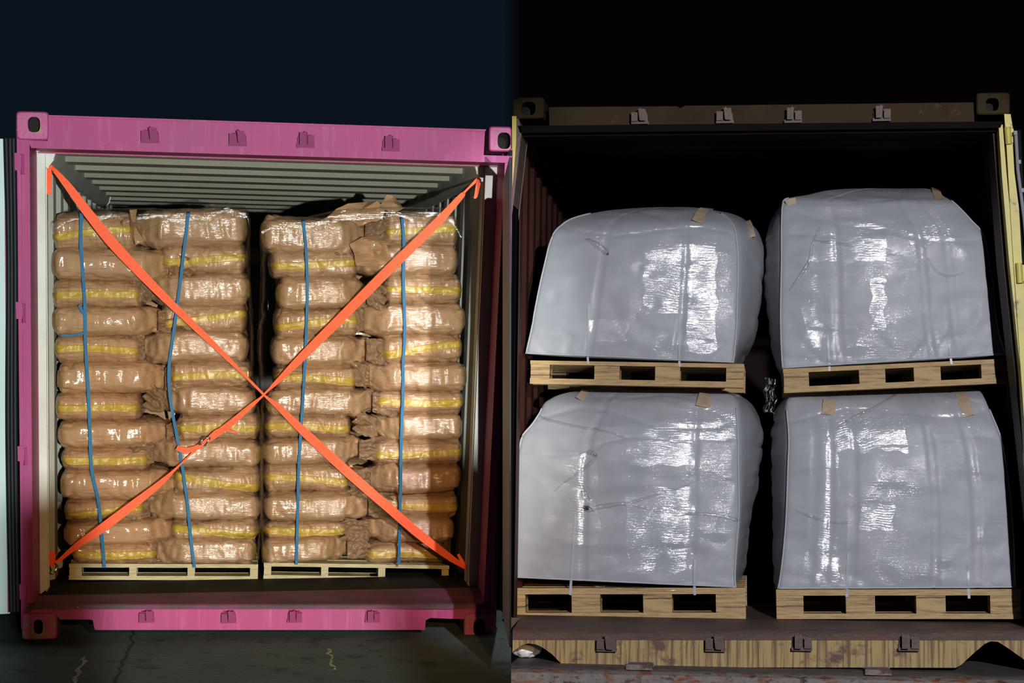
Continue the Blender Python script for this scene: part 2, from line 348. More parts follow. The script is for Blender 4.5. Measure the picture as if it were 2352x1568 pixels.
# ================================================================== magenta container
def build_left():
    M = ML; base = Vector((0, 0, 0))
    root = empty('shipping_container', M, base, 'magenta shipping container with open doors, filled with kraft paper sacks', 'shipping container')
    pk, wn = M_['pink'], M_['pink_worn']
    A = lambda n, m, pts, d0, d1, bev=.004, **k: part(n, M, base, root, m, shape(M, pts, d0, d1), bev, **k)
    A('door_header', pk, [(110,268),(1112,300),(1109,358),(112,328)], 0, .12)
    A('header_flange', pk, [(112,264.5),(1116,297.5),(1114,301),(112,268)], -.018, .10, .001)
    A('header_lip', pk, [(68,325),(1172,361),(1164,371),(74,337)], -.012, .30, .006)
    A('corner_post', pk, [(38,300),(56,300),(68,330),(76,1392),(50,1440)], 0, .30, .004)
    A('corner_post', pk, [(1162,366),(1175,345),(1175,644),(1137,1440),(1113,1392)], 0, .30, .004)
    A('post_rib', pk, [(50,352),(54,352),(63,1392),(58,1392)], -.014, .01, .002)
    A('post_rib', pk, [(1169,380),(1173,380),(1131,1392),(1127,1392)], -.014, .01, .002)
    # castings
    casting(M, 37,255,112,322, (78,286,28,36), M_['pink_cast'], root, base)
    casting(M, 1124,290,1175.5,348, (1158,323,30,37), M_['pink_cast'], root, base)
    casting(M, 50,1408,131,1468, (88,1439,21,34), M_['pink_cast'], root, base)
    casting(M, 1066,1408,1137,1467, (1101,1441,27,38), M_['pink_cast'], root, base)
    # bottom rail with fork openings
    A('bottom_rail', pk, [(50,1394),(1137,1394),(1132,1412),(1062,1421),(1060,1421),(988,1419),(978,1424),(976,1446),(218,1446),(213,1424),(206,1422),(138,1422),(130,1412),(52,1412)], 0, .14, .002)
    # worn threshold: slopes up from the rail to the floor
    fz = P(M, 600, 1330, .65).z
    def sill(bm):
        a = P(M, 60, 1390, -.01); b = P(M, 1128, 1390, -.01); n = 24
        pf = lambda e: [(-.014, e.z+.000), (-.008, e.z+.007), (.01, e.z+.008), (.19, fz+.001), (.24, fz+.001), (.24, e.z-.03), (-.014, e.z-.018)]
        prof = pf(a); A_ = [bm.verts.new((a.x, y, z)) for y, z in pf(a)]; B_ = [bm.verts.new((b.x, y, z)) for y, z in pf(b)]
        for i in range(len(prof)): j = (i+1) % len(prof); bm.faces.new((A_[i], A_[j], B_[j], B_[i]))
        bm.faces.new(A_); bm.faces.new(B_[::-1])
    part('door_sill', M, base, root, wn, sill, .002)
    # inner columns, walls, roof, floor
    wl_t, wl_b = P(M, 101, 352, .36), P(M, 106, 1345, .36)
    wr_t, wr_b = P(M, 1116, 384, .36), P(M, 1076, 1345, .36)
    A('inner_column', M_['cream'], [(83,346),(102,350),(108,1350),(90,1364)], .30, .37, .004)
    A('inner_column', M_['cream'], [(1142,381),(1118,381),(1077,1350),(1094,1364)], .30, .37, .004)
    wl_b.z = wr_b.z = fz
    part('side_wall', M, base, root, M_['cream'], lambda bm: corrugated(bm, wl_b, wl_t, (-1,0,0), .42, .036, .36, LEN))
    part('side_wall', M, base, root, M_['cream'], lambda bm: corrugated(bm, wr_b, wr_t, (1,0,0), .42, .036, .36, LEN))
    rt_l, rt_r = P(M, 84, 347, .30), P(M, 1142, 380, .30)
    part('roof', M, base, root, M_['roofc'], lambda bm: corrugated(bm, rt_l, rt_r, (0,0,1), .62, .045, .28, LEN))
    def rails(bm):
        for p, s in ((wl_t, 1), (wr_t, -1)):
            q = [(p.x-.01*s, p.z+.03), (p.x+.06*s, p.z+.03), (p.x+.05*s, p.z-.03), (p.x+.02*s, p.z-.07), (p.x-.01*s, p.z-.075)]
            poly(bm, [Vector((x, .36, z)) for x, z in q], 4.0)
    part('top_side_rail', M, base, root, M_['cream'], rails, .006)
    part('floor_boards', M, base, root, M_['ply_floor'], lambda bm: box(bm, wl_b.x-.12, wr_b.x+.14, .22, LEN, fz-.08, fz))
    part('end_wall', M, base, root, M_['roofc'], lambda bm: box(bm, wl_b.x-.2, wr_b.x+.2, LEN-.05, LEN, fz-.08, rt_l.z+.12))
    # doors folded open, rubber seals on them
    A('door', M_['door_in'], [(-430,300),(13,322),(20,1406),(-430,1430)], .02, .07, .006)
    dr = root.children[-1] if root.children else None
    dl = [o for o in root.children if o.name.startswith('door') and not o.name.startswith('door_')][-1]
    def seal(bm):
        for xs in ((12,20,18,27),(21,27,27,34),(29,35,35,42)):
            pts = [P(M, xs[0]+2, 318, 0), P(M, xs[1], 600, 0), P(M, (xs[1]+xs[2])/2, 1000, 0), P(M, xs[3]-1, 1404, 0)]
            pts = [Vector(q) for q in cat_rom([tuple(p) for p in pts], 6)]
            tube(bm, pts, .0135, 10)
        slab(bm, M, [(10,318),(36,318),(44,1404),(20,1404)], .005, .05)
    s = part('door_seal', M, base, dl, M_['rubber'], seal, 0, smooth=True)
    part('door_edge', M, base, dl, pk, shape(M, [(10,322),(12.5,322),(20.5,1406),(18,1406)], -.004, .06))
    # right leaf swung towards the viewer beside the yellow container
    def leaf(bm):
        inv = M.inverted(); zt, zb = 2.23, .115
        plan = [(-.046, .02), (-.011, -1.05), (-.004, -1.05), (-.004, .02)]
        lo = [bm.verts.new(inv @ Vector((x, y, zb))) for x, y in plan]; hi = [bm.verts.new(inv @ Vector((x, y, zt))) for x, y in plan]
        bm.faces.new(lo[::-1]); bm.faces.new(hi)
        for i in range(4):
            f = bm.faces.new((lo[i], lo[(i+1)%4], hi[(i+1)%4], hi[i]))
            if i: f.material_index = 1
    d2 = part('door', M, base, root, [M_['door_in'], M_['rubber']], leaf)
    def seal2(bm):
        tube(bm, [P(M, 1171,345,.01), P(M, 1165,800,.01), P(M,1147,1300,.01), P(M,1144,1400,.01)], .015, 10)
        tube(bm, [P(M, 1172,345,.03), P(M, 1169,800,.03), P(M,1153,1300,.03), P(M,1150,1400,.03)], .012, 10)
    part('door_seal', M, base, d2, M_['rubber'], seal2, 0, smooth=True)
    # hinges
    for (x, y0, y1) in ((34,352,390),(37,694,731),(41,1026,1058),(45,1343,1375)):
        def hb(bm):
            slab(bm, M, [(x,y0),(x+19,y0),(x+20,y1),(x+1,y1)], -.03, .0)
            slab(bm, M, [(x+5,y0+5),(x+14,y0+5),(x+14,y1-5),(x+6,y1-5)], -.036, -.028)
            p = P(M, x+17, y0+2, -.03); q = P(M, x+18, y1+10, -.03); tube(bm, [p, q], .008, 8)
        part('hinge', M, base, root, pk, hb, .002)
    for i, (x, y) in enumerate(((345,312),(546,319),(702,323),(897,331))): keeper(M, x, y, 1 if i < 2 else -1, M_['pink_dark'], root, base, s=.95)
    for i, (x, y) in enumerate(((337,1413),(525,1414),(677,1413),(855,1413))): keeper(M, x, y, 1 if i < 2 else -1, M_['pink_dark'], root, base, s=.80)
    # drip plate bead on the header and small weld seam
    part('weld_seam', M, base, root, M_['white_strap'], lambda bm: tube(bm, [P(M, 330,332,-.0), P(M, 480,337.5,-.0), P(M, 638,344,-.0)], .002, 6))
    part('weld_seam', M, base, root, M_['white_strap'], lambda bm: tube(bm, [P(M, 648,344,-.0), P(M, 780,348,-.0), P(M, 960,354,-.0)], .003, 6))
    # lashing rings
    for (x, y) in ((107,362),(1104,388),(120,1305),(1092,1312)):
        c = P(M, x, y, .40)
        def rg(bm):
            pts = [c + Vector((.006*math.sin(a*2), .02*math.cos(a), .026*math.sin(a))) + Vector((.022*math.cos(a),0,0)) for a in [2*PI*k/20 for k in range(21)]]
            tube(bm, pts, .0055, 8)
        part('lashing_ring', M, base, root, M_['steel'], rg, 0, smooth=True)
    return fz
FZL = build_left()

# ================================================================== yellow container
def build_right():
    M = MR; base = Vector((0, 0, 0))
    root = empty('shipping_container', M, base, 'rusty yellow shipping container with red interior, holding white bulk bags on pallets', 'shipping container')
    A = lambda n, m, pts, d0, d1, bev=.004, **k: part(n, M, base, root, m, shape(M, pts, d0, d1), bev, **k)
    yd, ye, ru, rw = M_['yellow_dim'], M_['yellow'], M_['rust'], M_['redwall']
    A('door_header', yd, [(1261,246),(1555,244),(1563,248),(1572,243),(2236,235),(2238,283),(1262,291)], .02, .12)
    A('header_lip', M_['lip'], [(1192,291),(2300,281),(2296,291),(1196,303)], 0, .25, .005)
    A('header_lip', M_['lip'], [(1196,303),(2296,291),(2290,301),(1200,313)], .06, .30, .003)
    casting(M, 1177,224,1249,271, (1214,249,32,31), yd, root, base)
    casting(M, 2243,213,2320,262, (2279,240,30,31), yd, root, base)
    A('corner_post', ye, [(2307,262),(2321,262),(2331,320),(2347,590),(2410,1445),(2385,1445),(2327,590),(2311,320)], -.01, .12, .003)
    A('corner_post', ru, [(1177.5,272),(1190,272),(1197,300),(1177.5,470)], 0, .25, .003)
    A('hinge_strip', ye, [(1177.5,268),(1185,268),(1184,330),(1178,400)], -.02, .01, .003)
    A('post_rib', ye, [(2294,286),(2303,286),(2312,400),(2331,600),(2420,1445),(2405,1445),(2318,600),(2301,400)], .00, .10, .003)
    A('post_web', ru, [(2302,286),(2312,286),(2333,600),(2408,1445),(2400,1445),(2326,600)], .05, .14, .002)
    A('inner_post', rw, [(2280,296),(2296,292),(2322,600),(2410,1430),(2392,1430),(2303,600)], .10, .34, .004)
    # hinges on the right post
    for (x, y0, y1) in ((2308,292,331),(2334,604,650),(2362,980,1020)):
        def hb(bm):
            p = P(M, x+6, y0, -.02); q = P(M, x+9, y1, -.02); tube(bm, [p, q], .016, 12)
            slab(bm, M, [(x+6,y0+4),(x+20,y0+4),(x+22,y1-4),(x+8,y1-4)], -.02, .0)
        part('hinge', M, base, root, ye, hb, 0, smooth=True)
    # bottom rail with arched openings
    A('bottom_rail', M_['rail'], [(1177.5,1450),(2450,1450),(2450,1532),(2376,1532),(2352,1514),(2310,1484),(2292,1473),(2276,1472),(2262,1478),(2236,1500),(2208,1526),(2196,1533),
        (1302,1531),(1292,1526),(1268,1502),(1246,1486),(1230,1479),(1214,1477),(1200,1481),(1177.5,1495)], 0, .13, .003)
    fz = P(M, 1760, 1421, .5).z
    a = P(M, 1177.5, 1446, -.005); b = P(M, 2450, 1446, -.005)
    random.seed(9)
    def sill(bm):
        n = 90; rows = []
        for i in range(n+1):
            x = a.x+(b.x-a.x)*i/n; r = random.uniform(-1,1)
            ez = a.z+(b.z-a.z)*i/n
            prof = [(-.008, ez-.018+.004*r), (-.012, ez-.003+.002*r), (.0, ez+.004+.002*r), (.10, ez*.6+fz*.4), (.28, fz), (.34, fz), (.34, ez-.05), (-.004, ez-.05)]
            rows.append([bm.verts.new((x, y, z)) for y, z in prof])
        for i in range(n):
            for k in range(8): bm.faces.new((rows[i][k], rows[i][(k+1)%8], rows[i+1][(k+1)%8], rows[i+1][k]))
        bm.faces.new(rows[0]); bm.faces.new(rows[-1][::-1])
    part('door_sill', M, base, root, ru, sill)
    # walls; the opening widens towards the floor
    lt, lb = P(M, 1196, 306, .32), P(M, 1180, 1430, .32)
    rt, rb = P(M, 2278, 298, .32), P(M, 2392, 1430, .32)
    lb.z = rb.z = fz
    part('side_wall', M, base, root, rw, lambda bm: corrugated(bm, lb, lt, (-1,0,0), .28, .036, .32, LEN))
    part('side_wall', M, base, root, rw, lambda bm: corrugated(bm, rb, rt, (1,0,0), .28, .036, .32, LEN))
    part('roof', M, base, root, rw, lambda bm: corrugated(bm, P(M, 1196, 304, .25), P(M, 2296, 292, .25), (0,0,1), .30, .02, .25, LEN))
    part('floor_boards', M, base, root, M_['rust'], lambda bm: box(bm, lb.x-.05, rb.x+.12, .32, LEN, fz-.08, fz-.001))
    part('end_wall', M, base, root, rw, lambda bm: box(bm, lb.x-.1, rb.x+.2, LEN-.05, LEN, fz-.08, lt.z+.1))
    for i, (x, y) in enumerate(((1470,271),(1665,269),(1822,268),(2025,264))): keeper(M, x, y, 1 if i < 2 else -1, M_['rust'], root, base, .018, s=.95)
    for i, (x, y) in enumerate(((1394,1476),(1643,1476),(1842,1474),(2087,1474))): keeper(M, x, y, 1 if i < 2 else -1, M_['rust'], root, base, s=1.1)
    # door leaf beyond the post
    def leaf(bm):
        slab(bm, M, [(2356,318),(2700,300),(2760,1440),(2420,1440),(2372,590)], .02, .07)
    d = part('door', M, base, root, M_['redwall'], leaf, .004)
    def seal(bm):
        tube(bm, [P(M, 2337,300,.0), P(M, 2352,590,.0), P(M, 2420,1440,.0)], .017, 8)
    part('door_seal', M, base, d, M_['rubber'], seal, 0, smooth=True)
    def rod(bm):
        tube(bm, [P(M, 2333,302,-.05), P(M, 2338,390,-.05), P(M, 2352,500,-.05), P(M, 2440,1440,-.05)], .008, 8)
        for y, x in ((300,2332),(367,2341),(432,2348)): slab(bm, M, [(x-3,y),(x+4,y),(x+4,y+9),(x-3,y+9)], -.065, -.03)
    part('locking_rod', M, base, d, M_['rod'], rod, 0, smooth=True)
    return fz
FZR = build_right()

# ================================================================== dock under the yellow container
def build_dock():
    M = MR; zt = P(M, 1760, 1533, .0).z
    def dockmesh(bm):
        n = 160; x0 = P(M, 1177.5, 1533, 0).x; x1 = x0+4.2; rows = []; random.seed(4)
        for i in range(n+1):
            x = x0+(x1-x0)*i/n; r = random.uniform(-1, 1); q = noise.noise(Vector((x*3, 2, 0)))
            wx = lambda y: x + (y*0.136 if i == 0 else 0)
            prof = [(9.0, zt), (.0, zt), (-.14, zt), (-.165, zt-.006+.002*r), (-.20, zt-.010+.004*q), (-.225+.006*r, zt-.022+.005*q), (-.23+.004*r, zt-.10), (-.23, zt-.5), (9.0, zt-.5)]
            rows.append([bm.verts.new((x, y, z)) for y, z in prof])
        for i in range(n):
            for k in range(9):
                f = bm.faces.new((rows[i][k], rows[i][(k+1)%9], rows[i+1][(k+1)%9], rows[i+1][k]))
                if k in (3,4,5,6): f.material_index = 1
        bm.faces.new(rows[0]); bm.faces.new(rows[-1][::-1])
    bm = bmesh.new(); dockmesh(bm)
    o = bm_obj('floor', bm, [M_['dock'], M_['dock_edge']], M=M); o['kind'] = 'structure'
    for (x0, x1, y, lab) in ((1440,1498,1549,'small rusty steel plate on the dock edge below the left bulk bags'), (1988,2046,1545,'small rusty steel plate on the dock edge below the right bulk bags')):
        a = P(M, x0, y, -.17); b = P(M, x1, y, -.17); bm = bmesh.new()
        box(bm, a.x, b.x, -.19, -.06, zt+.001, zt+.020); bevel(bm, .003)
        t = bm_obj('steel_plate', bm, M_['dock_edge'], M=M, base=Vector(((a.x+b.x)/2, -.12, zt)), smooth=True, autos=35); tag(t, lab, 'steel plate', 'steel plates on the dock edge')
    # crumpled plastic seen through the left arch
    bm = bmesh.new(); c = P(M, 1214, 1512, .35); n1, n2 = 40, 24
    a0, a1 = P(M, 1180, 1512, .35), P(M, 1252, 1512, .35); hw = (a1.x-a0.x)/2; cx = (a0.x+a1.x)/2
    V = []
    for i in range(n2+1):
        th = PI*i/n2 - PI/2; row = []
        for j in range(n1):
            ph = 2*PI*j/n1; v = Vector((math.cos(th)*math.cos(ph), math.cos(th)*math.sin(ph), math.sin(th)))
            k = 1+.22*noise.noise(v*2.2)+.10*noise.noise(v*5)
            row.append(bm.verts.new((cx+v.x*hw*.97*min(k,1.05), .225+v.y*.075*k, zt+.045+v.z*.044*min(k,1.1))))
        V.append(row)
    for i in range(n2):
        for j in range(n1):
            f = bm.faces.new((V[i][j], V[i][(j+1)%n1], V[i+1][(j+1)%n1], V[i+1][j]))
            f.material_index = 0
    bmesh.ops.remove_doubles(bm, verts=bm.verts, dist=1e-5)
    base = Vector((cx, .225, zt)); bag = bm_obj('plastic_bag', bm, M_['bag_white'], M=M, base=base, smooth=True)
    tag(bag, 'crumpled white plastic bag with a blue band under the arch of the yellow container rail', 'plastic bag')
    def band(bm):
        pts = [Vector((cx+hw*.6*math.cos(a)+.01, .165+.01*math.sin(a*3), zt+.082+.010*math.sin(a))) for a in [PI*k/14 for k in range(15)]]
        tube(bm, pts, .010, 8)
    part('blue_band', M, base, bag, M_['bag_blue'], band, 0, smooth=True)
build_dock()

# ================================================================== pallets
def pallet(M, d0, BL, BR, TLy, TRy, blocks, deck_px, bot_px, m, label, group, depth=1.0, rows=3, bottom='boards', grey=None, blk=None):
    """front corners in pixels: BL, BR bottom corners; TLy/TRy heights of the top edge; blocks are (x0,x1) along the front"""
    bl, br = P(M, *BL, d0), P(M, *BR, d0); tl, tr = P(M, BL[0], TLy, d0), P(M, BR[0], TRy, d0)
    base = (bl+br)/2; L = (br-bl).length; ux = (br-bl).normalized(); uz = Vector((-ux.z, 0, ux.x))
    H = ((tl-bl).dot(uz)+(tr-br).dot(uz))/2; s = H/((BL[1]-TLy + BR[1]-TRy)/2)
    root = empty('pallet', M, base, label, 'pallet', group)
    def lb(bm, x0, x1, y0, y1, z0, z1):
        q = [(x0,z0),(x1,z0),(x1,z1),(x0,z1)]
        poly(bm, [(bl-base) + ux*a + uz*c + Vector((0,y0,0)) for a, c in q], y1-y0)
    def mk(name, f, mm=m):
        bm = bmesh.new(); f(bm); bevel(bm, .0025, 1); return bm_obj(name, bm, mm, root, smooth=True, autos=30)
    td, bd = deck_px*s, bot_px*s
    def deck(bm):
        n = 7; w = depth/(n+.5)
        for k in range(n): y = k*(depth-w)/(n-1); lb(bm, 0, L, y, y+w, H-td, H)
    mk('top_deck', deck)
    fx = lambda px: (px-BL[0])/(BR[0]-BL[0])*L
    for r in range(rows):
        y = r*(depth-.12)/(rows-1)
        for (a, b) in blocks: mk('block', lambda bm: lb(bm, fx(a), fx(b), y+.007, y+.12, bd+.0006, H-td-.0006), blk or m)
        mk('bottom_board', lambda bm: lb(bm, 0, L, y, y+.13, 0, bd), grey if (grey and r) else m)
    return root
PALS = 'plywood pallets under the white bulk bags'
pallet(MR, .50, (1218,880), (1707,889), 828, 837, [(1219,1261),(1367,1423),(1507,1562),(1669,1707)], 7, 11, M_['wood'], 'pallet under the upper left bulk bag, bottom board notched at left', PALS, depth=.95, rows=2, blk=M_['wood_block'])
pallet(MR, .50, (1802,901), (2318,878), 847, 825, [(1803,1859),(1978,2036),(2104,2163),(2258,2316)], 8, 11, M_['wood'], 'tilted plywood pallet under the upper right bulk bag', PALS, depth=.95, rows=2, blk=M_['wood_block'])
pallet(MR, .50, (1178,1421), (1712,1421), 1348, 1354, [(1179,1206),(1316,1380),(1481,1545),(1647,1712)], 12, 13, M_['wood'], 'plywood pallet under the lower left bulk bag by the sill', PALS, depth=.95, rows=2, blk=M_['wood_block'])
pallet(MR, .50, (1785,1420), (2346,1420), 1354, 1354, [(1785,1846),(1947,2012),(2109,2174),(2278,2345)], 12, 10, M_['wood'], 'plywood pallet under the lower right bulk bag by the sill', PALS, depth=.95, rows=2, blk=M_['wood_block'])
PALK = 'plywood pallets under the kraft sacks'
pallet(ML, .67, (159,1330), (591,1331), 1294, 1298, [(160,186),(296,311),(430,444),(575,591)], 6, 7, M_['wood_pale'], 'pale pallet under the left stack of kraft sacks', PALK, depth=1.0, grey=M_['wood_grey'])
pallet(ML, .67, (606,1328), (1030,1334), 1291, 1301, [(607,621),(737,751),(868,882),(1015,1029)], 6, 7, M_['wood_pale'], 'pale pallet under the right stack of kraft sacks', PALK, depth=1.0, grey=M_['wood_grey'])

# ================================================================== kraft sacks
def sgp(v, e): return math.copysign(abs(v)**e, v)
def sack_fn(w, dep, h, kind, ear, seed):
    rnd = random.Random(seed); off = Vector((rnd.uniform(0,50), rnd.uniform(0,50), rnd.uniform(0,50)))
    sag = rnd.uniform(-.004, .006); lean = rnd.uniform(-.006, .006)
    pinch = kind == 'tape'
    earlen = .16 if not pinch else .06
    def S(v, u, push=0.0):
        # v -1..1 along the sack, u 0..2pi around it (u = pi is the front)
        cu, su = math.cos(u), math.sin(u)
        yy = sgp(cu, .60); zz = sgp(su, .50 if not pinch else .60)
        av = abs(v); de = (1-av)*w/2; side = v*ear
        rx = .060 if not pinch else .050
        t = max(0.0, 1-de/rx); k = math.sqrt(max(0.0, 1-t**2.3))
        ky = .25+.75*k if av < .9995 else .2; kz = k
        if side > 0 and ear and not pinch:      # gathered end
            t = max(0.0, 1-de/(.17)); ky = 1-.80*t**1.3; kz = (1-.42*t*t)*(1 if de > .01 else .8)
        if pinch and cu < 0:      # the sewn mouth is drawn to a lip at the front
            zz *= 1-.22*(abs(cu)**4)
        x = v*w/2; y = dep/2 + yy*dep/2*ky; z = h/2 + zz*h/2*kz
        z += sag*math.cos(v*2.2) + lean*v
        n = Vector((0, yy*.8, zz)).normalized() if (abs(yy)+abs(zz)) > 1e-6 else Vector((0,-1,0))
        q = Vector((x*5, y*6, z*9)) + off
        fine = noise.noise(q*1.0)*.010 + noise.noise(q*2.6)*.006 - .006*max(0, 1-abs(noise.noise(Vector((q.x*1.3+q.z*.8, q.y, q.z*.9-q.x*.5))))*11) - .004*max(0, 1-abs(noise.noise(Vector((q.x*2.3-q.z*1.1, q.y*2, q.z*1.7))))*9)
        # creases running in from the ends and from the lip
        c1 = abs(noise.noise(Vector((x*7, z*26, 3))+off)); c2 = abs(noise.noise(Vector((x*30, z*5, 9))+off))
        e = min(1.0, max(0.0, (av-.55)/.35))
        fine -= e*(.016*(1-min(1, c1*4)))
        fine += .0045*(.3 - min(1, c2*3.2)) * (1.0 if pinch else .3)
        if side > 1-2*.17/w and ear and not pinch:
            y += .020*noise.noise(Vector((z*30, v*9, 1))+off); z += .020*noise.noise(Vector((x*14, 5, 2))+off)
        p = Vector((x, y, z)) + n*(fine+push)
        return p
    return S
def sack_mesh(S, nu=52, nv=84, ear=0):
    bm = bmesh.new(); rows = []
    for i in range(nv+1):
        v = -math.cos(PI*i/nv)*.35 + (-1+2*i/nv)*.65
        v = max(-.9995, min(.9995, v)); rows.append([bm.verts.new(S(v, 2*PI*k/nu)) for k in range(nu)])
    for i in range(nv):
        for k in range(nu): bm.faces.new((rows[i][k], rows[i][(k+1)%nu], rows[i+1][(k+1)%nu], rows[i+1][k]))
    bm.faces.new(rows[0]); bm.faces.new(rows[-1][::-1]); return bm
ORD = ['top','second','third','fourth','fifth','sixth','middle seventh','eighth','ninth','tenth','eleventh','twelfth','bottom']
# (x0, x1, y_top, y_bottom, tape tilt in pixels over the width)
COLS = {
 ('left','left'): ('T', [(114,303,490,576,-22),(111,398,573,644,0),(113,316,642,709,-4),(114,372,706,770,0),(117,313,767,836,4),(124,388,834,903,0),(119,313,901,971,0),(125,392,968,1030,0),(133,333,1027,1084,0),(132,412,1082,1150,0),(140,325,1147,1202,-24),(140,408,1199,1256,0),(158,352,1244,1299,3)]),
 ('left','right'): ('P', [(302,570,482,564,0),(378,569,558,631,-14),(338,577,628,700,0),(380,570,692,767,-24),(322,574,762,834,0),(398,581,828,893,-4),(368,590,888,957,0),(417,601,950,1015,4),(342,602,1011,1075,0),(406,602,1073,1140,30),(332,603,1134,1200,0),(400,599,1193,1246,22),(350,591,1240,1301,0)]),
 ('right','left'): ('P', [(597,850,500,582,0),(618,815,570,642,-12),(634,852,638,709,0),(629,816,706,776,-18),(622,852,772,840,0),(628,812,838,900,12),(610,868,893,957,0),(606,797,950,1011,10),(602,835,1007,1066,0),(603,797,1063,1136,16),(603,858,1133,1199,0),(602,790,1195,1242,8),(601,806,1236,1296,0)]),
 ('right','right'): ('T', [(893,1060,488,568,-14),(806,1060,562,630,0),(893,1068,627,701,2),(828,1077,699,767,0),(888,1070,764,836,-22),(842,1080,833,897,0),(872,1072,892,953,4),(862,1070,950,1011,0),(868,1070,1008,1072,-4),(846,1068,1069,1134,0),(872,1060,1130,1192,6),(842,1050,1188,1250,0),(850,1034,1246,1299,4)]),
}
